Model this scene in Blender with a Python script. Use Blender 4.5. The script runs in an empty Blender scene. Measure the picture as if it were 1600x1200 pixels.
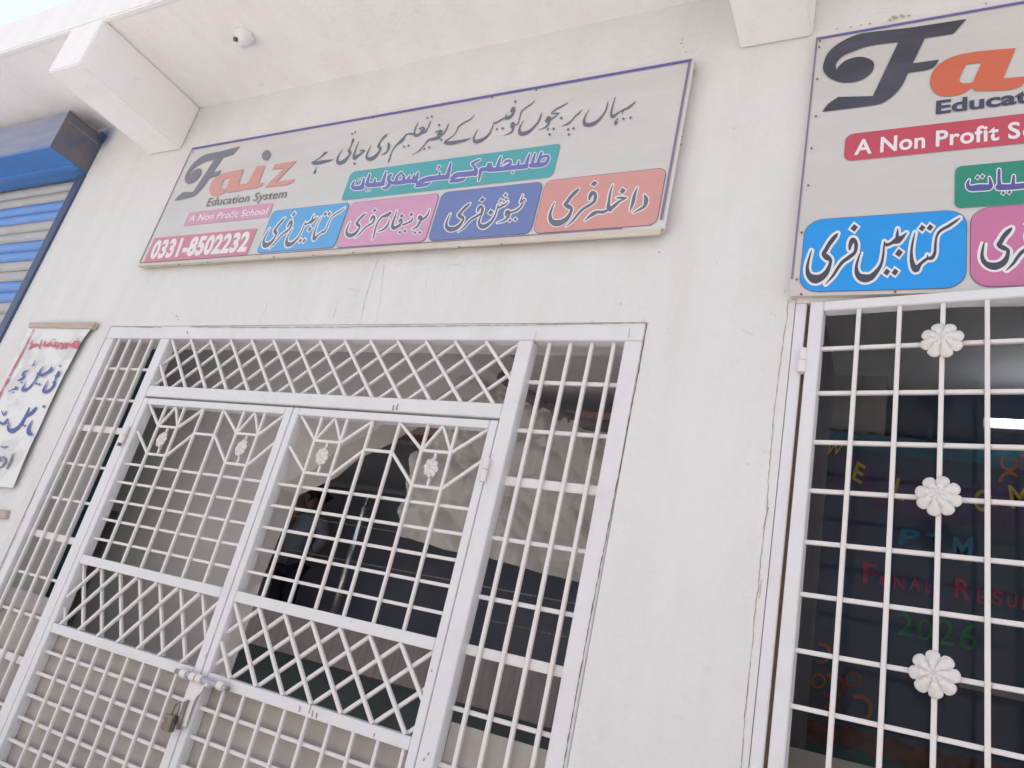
import bpy, bmesh, math, random
from mathutils import Vector, Matrix
random.seed(4)
sc = bpy.context.scene

# ------------------------------------------------------------------ camera
FX, D, EYE = 1154.99, 1.75, 1.5                    # focal length in px of a 1600 px wide frame
CX = (0.87819131, 0.22082559, 0.42428303)          # camera's x axis (right) in world X, Z, Y order below
AX = Vector((0.87819131, 0.03244953, -0.47720756)) # world X in camera space (x right, y down, z ahead)
AZ = Vector((0.22082559, -0.91250934, 0.34432944)) # world Z
AY = Vector((0.42428303, 0.40776676, 0.80852346))  # world Y
C0 = Vector((0, -D, EYE))
cam_d = bpy.data.cameras.new('camera'); cam = bpy.data.objects.new('camera', cam_d)
sc.collection.objects.link(cam); sc.camera = cam
cam_d.sensor_width = 36.0; cam_d.lens = FX/1600*36.0; cam_d.clip_start = 0.05; cam_d.clip_end = 2000
R = Matrix(((AX[0], -AX[1], -AX[2]), (AY[0], -AY[1], -AY[2]), (AZ[0], -AZ[1], -AZ[2])))
cam.matrix_world = Matrix.Translation(C0) @ R.to_4x4()

# ------------------------------------------------------------------ light
w = bpy.data.worlds.new('World'); sc.world = w; w.use_nodes = True
nt = w.node_tree; bg = nt.nodes['Background']
sky = nt.nodes.new('ShaderNodeTexSky'); sky.sky_type = 'NISHITA'; sky.sun_disc = False
EL, AZI = 72, 8                                    # sun behind the building, high; azimuth from +Y towards +X
sky.sun_elevation = math.radians(EL); sky.sun_rotation = math.radians(AZI)
sky.dust_density = 4; sky.air_density = 1.3
bg.inputs[1].default_value = 0.15
hz = nt.nodes.new('ShaderNodeMix'); hz.data_type = 'RGBA'; hz.blend_type = 'ADD'; hz.inputs[0].default_value = 1.0   # thin bright haze over the whole sky
nt.links.new(sky.outputs[0], hz.inputs[6]); hz.inputs[7].default_value = (3.0, 2.9, 2.85, 1); nt.links.new(hz.outputs[2], bg.inputs[0])
sd = bpy.data.lights.new('sun', 'SUN'); sd.energy = 5.0; sd.angle = math.radians(0.5); sd.color = (1, .985, .965)
sun = bpy.data.objects.new('sun', sd); sc.collection.objects.link(sun)
sv = Vector((math.sin(math.radians(AZI))*math.cos(math.radians(EL)), math.cos(math.radians(AZI))*math.cos(math.radians(EL)), math.sin(math.radians(EL))))
sun.rotation_euler = sv.to_track_quat('Z', 'Y').to_euler(); sun.location = sv*30
vs = sc.view_settings; vs.view_transform = 'Standard'; vs.look = 'None'; vs.exposure = 0.17; vs.gamma = 1; vs.use_curve_mapping = False

# ------------------------------------------------------------------ survey: a photo point on the plane y = Y
def ray(x, y):
    r = Vector(((x-800)/FX, (y-600)/FX, 1.0)); return Vector((r.dot(AX), r.dot(AY), r.dot(AZ)))
def P(x, y, Y=0.0):
    r = ray(x, y); return C0 + r*((Y+D)/r[1])
TH = math.radians(7.0); GX, GY = -0.236, -0.012    # the window grille stands 7 degrees open on its left hinge
def PG(x, y):
    r = ray(x, y); n = Vector((math.sin(TH), math.cos(TH), 0)); p0 = Vector((GX, GY, 0))
    p = C0 + r*((p0-C0).dot(n)/r.dot(n)); return ((p.x-GX)/math.cos(TH), p.z)

# ------------------------------------------------------------------ materials
def mat(name, col, rough=.7, bump=0, bscale=40, var=0, vscale=3, metal=0, col2=None, spec=.5, emit=None, stretch=None, thr=None):
    m = bpy.data.materials.new(name); m.use_nodes = True; t = m.node_tree; N = t.nodes; L = t.links
    b = N['Principled BSDF']; b.inputs['Roughness'].default_value = rough; b.inputs['Metallic'].default_value = metal
    b.inputs['Specular IOR Level'].default_value = spec
    c = (*col, 1); b.inputs['Base Color'].default_value = c
    tc = N.new('ShaderNodeTexCoord'); src = tc.outputs['Object']
    if stretch:
        mp = N.new('ShaderNodeMapping'); mp.inputs['Scale'].default_value = stretch; L.new(src, mp.inputs[0]); src = mp.outputs[0]
    if var or col2:
        n = N.new('ShaderNodeTexNoise'); n.inputs['Scale'].default_value = vscale; n.inputs['Detail'].default_value = 7; n.inputs['Roughness'].default_value = .62
        L.new(src, n.inputs['Vector']); r = N.new('ShaderNodeValToRGB')
        lo, hi = thr or (.3, .72)
        r.color_ramp.elements[0].position = lo; r.color_ramp.elements[1].position = hi
        c2 = col2 or tuple(max(0, x*(1-var)) for x in col)
        r.color_ramp.elements[0].color = (*c2, 1); r.color_ramp.elements[1].color = c
        L.new(n.outputs['Fac'], r.inputs[0]); L.new(r.outputs[0], b.inputs['Base Color'])
    if bump:
        n2 = N.new('ShaderNodeTexNoise'); n2.inputs['Scale'].default_value = bscale; n2.inputs['Detail'].default_value = 6
        L.new(src, n2.inputs['Vector']); bp = N.new('ShaderNodeBump'); bp.inputs['Strength'].default_value = bump; bp.inputs['Distance'].default_value = .01
        L.new(n2.outputs['Fac'], bp.inputs['Height']); L.new(bp.outputs[0], b.inputs['Normal'])
    if emit: b.inputs['Emission Color'].default_value = (*emit[0], 1); b.inputs['Emission Strength'].default_value = emit[1]
    return m

def translucent(m, f):
    t = m.node_tree; b = t.nodes['Principled BSDF']; tr = t.nodes.new('ShaderNodeBsdfTranslucent'); mx = t.nodes.new('ShaderNodeMixShader'); mx.inputs[0].default_value = f
    tr.inputs[0].default_value = b.inputs['Base Color'].default_value; t.links.new(b.outputs[0], mx.inputs[1]); t.links.new(tr.outputs[0], mx.inputs[2]); t.links.new(mx.outputs[0], t.nodes['Material Output'].inputs[0]); return m
def glazing(name):
    m = bpy.data.materials.new(name); m.use_nodes = True; t = m.node_tree; t.nodes.remove(t.nodes['Principled BSDF']); a = t.nodes.new('ShaderNodeBsdfTransparent'); g = t.nodes.new('ShaderNodeBsdfGlossy'); g.inputs['Roughness'].default_value = .06
    f = t.nodes.new('ShaderNodeFresnel'); f.inputs[0].default_value = 1.18; mx = t.nodes.new('ShaderNodeMixShader'); t.links.new(f.outputs[0], mx.inputs[0]); t.links.new(a.outputs[0], mx.inputs[1]); t.links.new(g.outputs[0], mx.inputs[2]); t.links.new(mx.outputs[0], t.nodes['Material Output'].inputs[0]); return m
def plaster(name, col, warm):
    """white wash over plaster: broad uneven coats, faint runs down the wall, specks and trowel relief"""
    m = bpy.data.materials.new(name); m.use_nodes = True; t = m.node_tree; N = t.nodes; L = t.links
    b = N['Principled BSDF']; b.inputs['Roughness'].default_value = .85; b.inputs['Specular IOR Level'].default_value = .25
    tc = N.new('ShaderNodeTexCoord')
    def noise(scale, st=(1, 1, 1), det=6, ro=.6):
        mp = N.new('ShaderNodeMapping'); mp.inputs['Scale'].default_value = st; L.new(tc.outputs['Object'], mp.inputs[0])
        n = N.new('ShaderNodeTexNoise'); n.inputs['Scale'].default_value = scale; n.inputs['Detail'].default_value = det; n.inputs['Roughness'].default_value = ro
        L.new(mp.outputs[0], n.inputs['Vector']); return n.outputs['Fac']
    def ramp(f, a, ca, bb, cb):
        r = N.new('ShaderNodeValToRGB'); r.color_ramp.elements[0].position = a; r.color_ramp.elements[1].position = bb
        r.color_ramp.elements[0].color = (*ca, 1); r.color_ramp.elements[1].color = (*cb, 1); L.new(f, r.inputs[0]); return r.outputs[0]
    def mul(a, bq, fac=1):
        x = N.new('ShaderNodeMix'); x.data_type = 'RGBA'; x.blend_type = 'MULTIPLY'; x.inputs[0].default_value = fac
        L.new(a, x.inputs[6]); L.new(bq, x.inputs[7]); return x.outputs[2]
    c = ramp(noise(1.1), .3, warm, .7, col)
    c = mul(c, ramp(noise(3.5, (2.2, 1, .35), 5), .30, (.945, .935, .92), .60, (1, 1, 1)))        # runs
    c = mul(c, ramp(noise(14, (1, 1, 1), 8, .7), .27, (.90, .885, .86), .40, (1, 1, 1)))          # grubby patches
    c = mul(c, ramp(noise(95, (1, 1, 1), 3, .5), .235, (.55, .5, .46), .265, (1, 1, 1)))          # specks
    if 'white_' in name:                     # blue overspray from painting the shutter hood, and faint ochre stains by the window
        for ctr, rad, colr in (((-3.875, 0, 3.60), .145, (.10, .16, .30)),):
            mp = N.new('ShaderNodeMapping'); mp.vector_type = 'POINT'; L.new(tc.outputs['Object'], mp.inputs[0]); mp.inputs['Location'].default_value = tuple(-v for v in ctr)
            ln = N.new('ShaderNodeVectorMath'); ln.operation = 'LENGTH'; L.new(mp.outputs[0], ln.inputs[0])
            ms = N.new('ShaderNodeMath'); ms.operation = 'MULTIPLY_ADD'; ms.inputs[1].default_value = .05; L.new(noise(22), ms.inputs[0]); L.new(ln.outputs['Value'], ms.inputs[2])
            mr = N.new('ShaderNodeMapRange'); mr.interpolation_type = 'SMOOTHSTEP'; mr.inputs['From Min'].default_value = rad*.25; mr.inputs['From Max'].default_value = rad; mr.inputs['To Min'].default_value = .9; mr.inputs['To Max'].default_value = 0
            L.new(ms.outputs[0], mr.inputs['Value']); x = N.new('ShaderNodeMix'); x.data_type = 'RGBA'; L.new(mr.outputs[0], x.inputs[0]); L.new(c, x.inputs[6]); x.inputs[7].default_value = (*colr, 1); c = x.outputs[2]
    L.new(c, b.inputs['Base Color'])
    h1 = noise(6, (1, 1, 1), 5); h2 = noise(60, (1, 1, 1), 6, .7)
    ad = N.new('ShaderNodeMath'); ad.operation = 'MULTIPLY_ADD'; ad.inputs[1].default_value = .22; L.new(h2, ad.inputs[0]); L.new(h1, ad.inputs[2])
    bp = N.new('ShaderNodeBump'); bp.inputs['Strength'].default_value = .6 if 'white_' in name else .22; bp.inputs['Distance'].default_value = .024; L.new(ad.outputs[0], bp.inputs['Height']); L.new(bp.outputs[0], b.inputs['Normal'])
    return m
M = {}
M['wall'] = plaster('white_plaster', (.705, .70, .695), (.68, .67, .655))
M['soffit'] = plaster('soffit_whitewash', (.86, .85, .845), (.85, .83, .82))
M['hair_crack'] = mat('hairline_crack', (.62, .58, .55), .9, var=.2, vscale=30)
M['crack'] = mat('crack', (.46, .38, .31), .9, var=.3, vscale=30)
M['chip'] = mat('chipped_plaster', (.50, .43, .36), .9, .6, 60, .4, 50)
M['paint'] = mat('white_gate_paint', (.665, .655, .675), .42, .08, 60, col2=(.615, .595, .60), vscale=9, thr=(.25, .5))
M['bar'] = mat('white_bar_paint', (.70, .665, .645), .45, .15, 120, col2=(.62, .56, .51), vscale=26, thr=(.27, .42))
M['weld'] = mat('painted_weld', (.64, .60, .565), .6, .4, 200, col2=(.42, .34, .28), vscale=70, thr=(.35, .6))
M['rust'] = mat('scratch_rust', (.22, .15, .11), .9, var=.3, vscale=60)  # rust, and the shade strip in the window casing gap
M['sheet'] = mat('cream_metal_sheet', (.41, .375, .335), .6, .3, 9, col2=(.315, .28, .262), vscale=5)
M['flex'] = mat('white_flex', (.60, .585, .57), .42, .9, 2.6, col2=(.53, .515, .50), vscale=2.2, stretch=(1, 1, 3))
M['flex2'] = mat('white_flex_lower', (.56, .545, .53), .42, .9, 2.6, col2=(.51, .49, .465), vscale=2.5, stretch=(1, 1, 3))
M['wood'] = mat('batten_wood', (.66, .59, .51), .7, .3, 30, col2=(.54, .46, .38), vscale=9, stretch=(1, 1, 12))
def ink(n, c, var=.08): return mat(n, c, .42, .5, 2.6, var, 5, stretch=(1, 1, 2.5))
M['i_line'] = ink('ink_border_blue', (.11, .11, .33)); M['i_line2'] = ink('ink_border_purple', (.22, .17, .25))
M['i_dark'] = ink('ink_slate', (.135, .15, .20)); M['i_dark2'] = ink('ink_dark', (.055, .055, .085))  # slate is the dark ink paled for lens flare veil
M['i_logo'] = ink('ink_faded_navy', (.19, .195, .24)); M['i_logo2'] = ink('ink_navy', (.065, .07, .10), .5)  # gate banner logo navy, with the flare veil put into its colour
M['i_oran'] = ink('ink_faded_salmon', (.60, .30, .26)); M['i_oran2'] = ink('ink_orange', (.58, .13, .065))  # salmon is the logo orange paled for the same veil
M['i_ed'] = ink('ink_grey', (.20, .20, .22)); M['i_ed2'] = ink('ink_education', (.05, .055, .10))
M['i_white'] = ink('ink_white', (.72, .71, .71), .03)
M['i_strip'] = ink('ink_pink_strip', (.60, .31, .43)); M['i_phone'] = ink('ink_phone_red', (.57, .22, .28))
M['i_red2'] = ink('ink_crimson', (.50, .065, .10)); M['i_green'] = ink('ink_teal', (.085, .36, .39)); M['i_green2'] = ink('ink_green', (.02, .235, .16))
M['i_gtext'] = ink('ink_periwinkle', (.15, .16, .42)); M['i_gtext2'] = ink('ink_indigo', (.09, .09, .30))
M['i_blue'] = ink('ink_sky_blue', (.12, .37, .68)); M['i_blue2'] = ink('ink_cyan_blue', (.012, .28, .72))
M['i_pink'] = ink('ink_pink', (.60, .31, .46)); M['i_pink2'] = ink('ink_magenta_pink', (.52, .16, .31))
M['i_peri'] = ink('ink_box_blue', (.15, .20, .43)); M['i_salm'] = ink('ink_box_salmon', (.60, .295, .265))
M['i_out'] = ink('ink_outline', (.105, .09, .20))
M['poster'] = mat('poster_sheet', (.70, .70, .69), .5, .25, 6, col2=(.58, .58, .58), vscale=5, thr=(.42, .5))
M['i_pred'] = ink('ink_poster_red', (.58, .10, .14)); M['i_pblue'] = ink('ink_poster_blue', (.05, .09, .34))
M['i_pgrey'] = ink('ink_poster_grey', (.16, .17, .26))
M['shut_b'] = mat('shutter_blue', (.07, .24, .62), .45, .2, 60, col2=(.15, .29, .60), vscale=9, stretch=(.5, 1, 3))
M['shut_w'] = mat('shutter_grey', (.45, .44, .43), .5, .2, 60, col2=(.36, .35, .35), vscale=9, stretch=(.5, 1, 3))
M['box_b'] = mat('shutter_box_blue', (.05, .20, .55), .38, .12, 12, col2=(.08, .24, .55), vscale=4)
M['box_f'] = mat('shutter_box_faded', (.15, .21, .38), .4, .12, 12, col2=(.27, .29, .37), vscale=2.4, stretch=(.6, 1, 3), thr=(.4, .62))  # highlight on the hood front put into the colour as paler grey-blue
M['box_g'] = mat('shutter_end_grime', (.085, .105, .165), .55, .2, 30, col2=(.17, .145, .15), vscale=11)
M['rail_b'] = mat('shutter_rail', (.035, .07, .16), .45, .15, 50, col2=(.07, .09, .15), vscale=14)
M['steel'] = mat('steel', (.55, .55, .53), .22, metal=1)
M['brass'] = mat('padlock_brass', (.30, .265, .21), .5, .5, 80, col2=(.11, .085, .075), vscale=60, metal=.6)
M['steeldull'] = mat('latch_steel', (.33, .31, .31), .5, .3, 90, col2=(.2, .15, .12), vscale=40, metal=.5)
M['in_grey'] = mat('inner_grey_wall', (.66, .63, .60), .85, .3, 12, col2=(.54, .51, .49), vscale=2.4)
M['in_rev'] = mat('inner_reveal', (.32, .295, .30), .85, .3, 20, .15, 5)
M['in_slate'] = mat('inner_slate', (.40, .42, .47), .35, .1, 8, col2=(.34, .36, .41), vscale=1.2)
M['in_navy'] = mat('dark_glass', (.215, .225, .275), .2, .05, 2, col2=(.16, .17, .215), vscale=1.5)
M['in_conc'] = mat('streaky_concrete', (.34, .30, .305), .9, .3, 16, col2=(.22, .185, .19), vscale=8, stretch=(3, 1, .4))
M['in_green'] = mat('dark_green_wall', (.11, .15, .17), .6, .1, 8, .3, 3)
M['in_floor'] = mat('inner_floor', (.5, .48, .46), .6, .1, 8, .2, 3)
M['in_wood'] = mat('lintel_wood', (.30, .17, .12), .6, .2, 20, .3, 8, stretch=(1, 1, 8))
M['teal'] = mat('teal_paint', (.10, .34, .43), .4, .1, 30, .5, 6)
M['cloth'] = mat('canvas', (.60, .565, .525), .9, .7, 10, col2=(.47, .44, .40), vscale=4)
translucent(M['cloth'], .3); M['glass'] = glazing('window_glass')
M['strip'] = mat('notice_strip_wood', (.52, .43, .37), .7, .3, 30, col2=(.40, .32, .27), vscale=9, stretch=(1, 1, 12))
M['bolt'] = mat('bolt_grey', (.46, .46, .52), .4, .2, 60, col2=(.33, .32, .36), vscale=30)
M['cloth_d'] = mat('canvas_hem', (.16, .145, .14), .9, .4, 20, .3, 8)  # folded hem, its dark tone the shadow along the canvas top
M['skin'] = mat('skin', (.20, .11, .08), .55); M['hair'] = mat('hair', (.008, .008, .01), .6, .4, 90)
M['shirt'] = mat('grey_blue_shirt', (.24, .255, .31), .85, .3, 40, .25, 6); M['trous'] = mat('navy_trousers', (.012, .015, .03), .85, .2, 30)
M['dome'] = mat('dome_plastic', (.72, .71, .71), .35); M['lens'] = mat('lens', (.03, .03, .06), .1)
M['ground'] = mat('dusty_ground', (.60, .57, .545), .95, .4, 8, col2=(.54, .51, .485), vscale=1.2)
M['opp'] = mat('cream_house_paint', (.62, .60, .58), .9, .3, 5, .1, 1.5)
M['pave'] = mat('concrete_apron', (.58, .55, .53), .9, .3, 12, .2, 2)
M['tube'] = mat('lit_tube', (.9, .9, .9), .4, emit=((.86, .93, 1), 5))
M['bd_dark'] = mat('board_dark', (.10, .12, .24), .6, .15, 6, col2=(.07, .13, .19), vscale=2)
M['bd_blue'] = mat('board_blue_border', (.04, .22, .36), .6, .5, 30, col2=(.04, .14, .2), vscale=20)
M['bd_purp'] = mat('pennant_purple', (.15, .11, .26), .7, .2, 20, .25, 6); M['bd_yel'] = mat('letter_yellow', (.75, .60, .12), .7)
M['bd_cy'] = mat('letter_blue', (.03, .30, .55), .7); M['bd_pk'] = mat('letter_pink', (.60, .08, .20), .7); M['bd_gr'] = mat('letter_green', (.05, .33, .14), .7)
M['bd_or'] = mat('ring_orange', (.55, .18, .08), .7); M['bd_rd'] = mat('ring_red', (.42, .11, .11), .7); M['bd_brown'] = mat('garland_brown', (.26, .11, .09), .8, .6, 30, .5, 12)
M['bd_teal'] = mat('skirt_teal', (.05, .17, .18), .8, .3, 20, .3, 5)
M['room'] = mat('room_wall', (.09, .13, .22), .8, .2, 12, .2, 2); M['roomL'] = mat('room_side_wall', (.50, .48, .51), .85, .2, 12, .2, 2)
M['col'] = mat('room_column', (.48, .465, .455), .85, .2, 12, .2, 3); M['desk'] = mat('cream_ledge', (.34, .32, .27), .7, .1, 9, .15, 4)

# ------------------------------------------------------------------ builders
C = sc.collection
class MB:
    def __init__(s): s.v = []; s.f = []
    def quad(s, a, b, c, d): i = len(s.v); s.v += [tuple(a), tuple(b), tuple(c), tuple(d)]; s.f.append((i, i+1, i+2, i+3))
    def poly(s, pts): i = len(s.v); s.v += [tuple(p) for p in pts]; s.f.append(tuple(range(i, i+len(pts))))
    def box(s, x0, x1, y0, y1, z0, z1):
        i = len(s.v); s.v += [(x, y, z) for x in (x0, x1) for y in (y0, y1) for z in (z0, z1)]
        s.f += [tuple(i+k for k in q) for q in ((0, 1, 3, 2), (4, 6, 7, 5), (0, 4, 5, 1), (2, 3, 7, 6), (0, 2, 6, 4), (1, 5, 7, 3))]
        return s
    def prism(s, pts, dy):                        # polygon of 3-D points pushed back by dy along y
        n = len(pts); i = len(s.v); s.v += [tuple(p) for p in pts] + [(p[0], p[1]+dy, p[2]) for p in pts]
        s.f.append(tuple(range(i, i+n))); s.f.append(tuple(range(i+2*n-1, i+n-1, -1)))
        for k in range(n): j = (k+1) % n; s.f.append((i+k, i+n+k, i+n+j, i+j))
        return s
    def tube(s, a, b, r, n=10, r2=None):
        a = Vector(a); b = Vector(b); d = (b-a).normalized(); u = d.orthogonal().normalized(); v = d.cross(u); i = len(s.v); r2 = r if r2 is None else r2
        for p, rr in ((a, r), (b, r2)):
            for k in range(n): t = 2*math.pi*k/n; s.v.append(tuple(p+(u*math.cos(t)+v*math.sin(t))*rr))
        for k in range(n): j = (k+1) % n; s.f.append((i+k, i+j, i+n+j, i+n+k))
        s.f.append(tuple(range(i+n-1, i-1, -1))); s.f.append(tuple(range(i+n, i+2*n))); return s
    def mesh(s, name, m, smooth=False, bevel=0):
        me = bpy.data.meshes.new(name); me.from_pydata(s.v, [], s.f); me.materials.append(m)
        bm = bmesh.new(); bm.from_mesh(me); bmesh.ops.recalc_face_normals(bm, faces=bm.faces)
        if bevel: bmesh.ops.bevel(bm, geom=bm.edges[:], offset=bevel, segments=2, affect='EDGES', clamp_overlap=True)
        bm.to_mesh(me); bm.free()
        if smooth:
            for p in me.polygons: p.use_smooth = True
        return me
def link(name, me, parent=None, mw=None):
    o = bpy.data.objects.new(name, me); C.objects.link(o)
    if parent: o.parent = parent; o.matrix_parent_inverse = parent.matrix_world.inverted()
    if mw is not None: o.matrix_world = mw
    return o
def put(name, mb, m, parent=None, label=None, bevel=0, smooth=False):
    o = link(name, mb.mesh(name, m, smooth, bevel), parent)
    if label: o['label'] = label
    return o
def tag(o, label, cat, group=None):
    o['label'] = label; o['category'] = cat
    if group: o['group'] = group
    return o
def thing(name, label, cat, loc=(0, 0, 0), group=None):
    o = bpy.data.objects.new(name, None); C.objects.link(o); o.location = loc; o.empty_display_size = .1
    o.matrix_world = Matrix.Translation(loc); return tag(o, label, cat, group)
def struct(name, mb, m, label=None):
    o = put(name, mb, m); o['kind'] = 'structure'
    if label: o['label'] = label
    return o
def box(*a): return MB().box(*a)

# rods share one unit mesh: a 1 m square-edged bar along z, softened at its corners
def rod_mesh(m, round_=False):
    me = (MB().tube((0, 0, -.5), (0, 0, .5), .5, 12) if round_ else MB().box(-.5, .5, -.5, .5, -.5, .5)).mesh('bar', m, round_)
    return me
sqbar = bpy.data.meshes.new('sq')
_m = MB(); c8 = .5; b8 = .36
ring = [(-b8, -c8), (b8, -c8), (c8, -b8), (c8, b8), (b8, c8), (-b8, c8), (-c8, b8), (-c8, -b8)]
for z in (-.5, .5): _m.v += [(x, y, z) for x, y in ring]
for k in range(8): j = (k+1) % 8; _m.f.append((k, j, 8+j, 8+k))
_m.f += [tuple(range(7, -1, -1)), tuple(range(8, 16))]
sqbar = _m.mesh('bar', M['bar'])
def rod(a, b, wid, parent, frame=None, dep=None, name='bar'):
    a = Vector(a); b = Vector(b)
    if frame: a = frame @ a; b = frame @ b
    d = (b-a); L = d.length; z = d.normalized(); yv = Vector((0, 1, 0)) if not frame else (frame.to_3x3() @ Vector((0, 1, 0)))
    x = yv.cross(z).normalized(); y = z.cross(x)
    r = Matrix((x, y, z)).transposed().to_4x4(); s = Matrix.Diagonal((wid, dep or wid, L, 1))
    return link(name, sqbar, parent, Matrix.Translation((a+b)/2) @ r @ s)

# ------------------------------------------------------------------ ground
struct('ground', MB().box(-400, 400, -400, 400, -.3, -.004), M['ground'])
struct('pavement', MB().box(-12, 8, -2.2, -.002, -.2, .06), M['pave'])

# unseen houses added across the lane so their sunlit fronts throw light back
for i,(x0,x1,y,h) in enumerate([(-14,-5.2,-7.2,4.6),(-5.15,3.2,-7.0,5.4),(3.25,12,-7.3,4.8)]):
    hs = thing('opposite_house', ['low cream house across the lane to the left', 'tallest cream house straight across the lane', 'low cream house across the lane to the right'][i], 'house', ((x0+x1)/2, y, 0))
    put('wall', box(x0, x1, y-5, y, -.01, h), M['opp'], hs); put('parapet', box(x0-.05, x1+.05 if i==2 else x1-.01, y-.2, y+.06, h+.001, h+.12), M['opp'], hs)
    dr = put('door', box((x0+x1)/2-.5, (x0+x1)/2+.5, y+.001, y+.04, 0, 2.1), M['in_wood'], hs)
    for wx in (x0+1.6, x1-2.2): put('window', box(wx, wx+1.1, y+.001, y+.03, 1.1, 2.3), M['in_navy'], hs)

# ------------------------------------------------------------------ the building shell
GL, GR, GT = -3.066, -0.656, 2.4475               # gate opening
WL, WR, WB, WT = -0.272, 1.5, .72, 2.512          # window opening
SL, SR, ST = -6.4, -3.865, 3.60                   # shutter opening
T, ZS = .222, 3.67
bld = thing('school_building', 'white plastered school front with a concrete canopy over the gate and window', 'building', (-2, 0, 0))
def wall_mesh():
    xs = [-9, SL, SR, GL, GR, WL, WR, 4]; zs = [0, WB, GT, WT, 2.80, ST, ZS]
    hole = lambda x, z: (GL < x < GR and z < GT) or (WL < x < WR and WB < z < 2.80) or (SL < x < SR and z < ST)
    def ref(a):
        out = []
        for p, q in zip(a, a[1:]):
            n = max(1, int((q-p)/.4)); out += [p+(q-p)*k/n for k in range(n)]
        return out+[a[-1]]
    m = MB(); X = xs; Z = zs
    for i in range(len(X)-1):
        for j in range(len(Z)-1):
            cx, cz = (X[i]+X[i+1])/2, (Z[j]+Z[j+1])/2
            if hole(cx, cz): continue
            m.quad((X[i], 0, Z[j]), (X[i+1], 0, Z[j]), (X[i+1], 0, Z[j+1]), (X[i], 0, Z[j+1]))
            m.quad((X[i], T, Z[j]), (X[i], T, Z[j+1]), (X[i+1], T, Z[j+1]), (X[i+1], T, Z[j]))
            for dx, x in ((-1, X[i]), (1, X[i+1])):
                if hole(x+dx*.01, cz): m.quad((x, 0, Z[j]), (x, T, Z[j]), (x, T, Z[j+1]), (x, 0, Z[j+1]))
            for dz, z in ((-1, Z[j]), (1, Z[j+1])):
                if hole(cx, z+dz*.01): m.quad((X[i], 0, z), (X[i+1], 0, z), (X[i+1], T, z), (X[i], T, z))
    return m
put('wall', wall_mesh(), M['wall'], bld)
slab = put('canopy_slab', box(-9, 4, -.552, 1.2, ZS, 3.893), M['soffit'], bld, bevel=.006)
put('roof_slab', box(-9, 4, 2.75, 6.3, ZS, 3.89), M['soffit'], bld); put('roof_slab', box(-9, -5.8, 1.2005, 2.7495, ZS, 3.89), M['soffit'], bld); put('roof_slab', box(-.9, 4, 1.2005, 2.7495, ZS, 3.89), M['soffit'], bld)  # gap between the slabs is an unseen roof opening added to light the rooms
put('drip_lip', box(-9, 4, -.549, -.533, ZS-.007, ZS-.0005), M['soffit'], slab)
for x0, x1 in ((-3.383, -3.150), (-.512, -.300)):
    put('bracket_beam', box(x0, x1, -.5505, -.0005, 3.414, ZS-.0005), M['soffit'], bld, bevel=.005)
# cracks and chipped spots in the plaster (thin marks lying on the wall face)
def ribbon(pts, wd, y, mb=None, jit=.6):
    mb = mb or MB(); q = []
    for (x0, y0), (x1, y1) in zip(pts, pts[1:]):
        n = max(1, int(math.hypot(x1-x0, y1-y0)/7))
        for k in range(n): q.append((x0+(x1-x0)*k/n + random.uniform(-jit, jit)*1.3, y0+(y1-y0)*k/n + random.uniform(-jit, jit)))
    q.append(pts[-1]); L = []
    for i, p in enumerate(q):
        a = q[max(0, i-1)]; b = q[min(len(q)-1, i+1)]; dx, dy = b[0]-a[0], b[1]-a[1]; l = math.hypot(dx, dy) or 1
        ww = wd*random.uniform(.35, 1.25)/2; L.append((P(p[0]-dy/l*ww, p[1]+dx/l*ww, y), P(p[0]+dy/l*ww, p[1]-dx/l*ww, y)))
    for a, b in zip(L, L[1:]): mb.quad(a[0], b[0], b[1], a[1])
    return mb
cr = [([(1232, 468), (1229, 500), (1227, 512), (1222, 545), (1216, 590), (1210, 640), (1205, 700), (1200, 760), (1198, 800), (1194, 830), (1189, 870), (1187, 900), (1180, 955), (1176, 1000), (1170, 1055), (1165, 1105), (1159, 1180), (1157, 1215)], 1.5),
      ([(1200, 792), (1196, 812), (1192, 826)], 1.6), ([(1190, 905), (1186, 935)], 1.4), ([(1170, 1060), (1163, 1120)], 1.5),
      ([(560, 512), (568, 480), (578, 440), (590, 405)], .9), ([(528, 470), (520, 498)], .6), ([(600, 412), (592, 480), (586, 505)], .6), ([(420, 470), (405, 505)], .5),
      ([(541, 453), (550, 451), (562, 455)], .8), ([(700, 415), (714, 413), (726, 416)], .7), ([(1158, 515), (1178, 523)], .7), ([(1202, 487), (1213, 494)], .7), ([(664, 452), (671, 420)], .6), ([(1232, 456), (1240, 462), (1236, 474), (1232, 470)], 1.1)]
for pts, wd in cr: put('plaster_crack', ribbon(pts, wd, -.0012), M['hair_crack' if wd < 1.2 else 'crack'], bld)
def blob(x, y, r, mb, yy=-.0015, sq=.6):
    n = 9; mb.poly([P(x+r*random.uniform(.6, 1.2)*math.cos(2*math.pi*k/n), y+sq*r*random.uniform(.6, 1.2)*math.sin(2*math.pi*k/n), yy) for k in range(n)])
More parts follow.
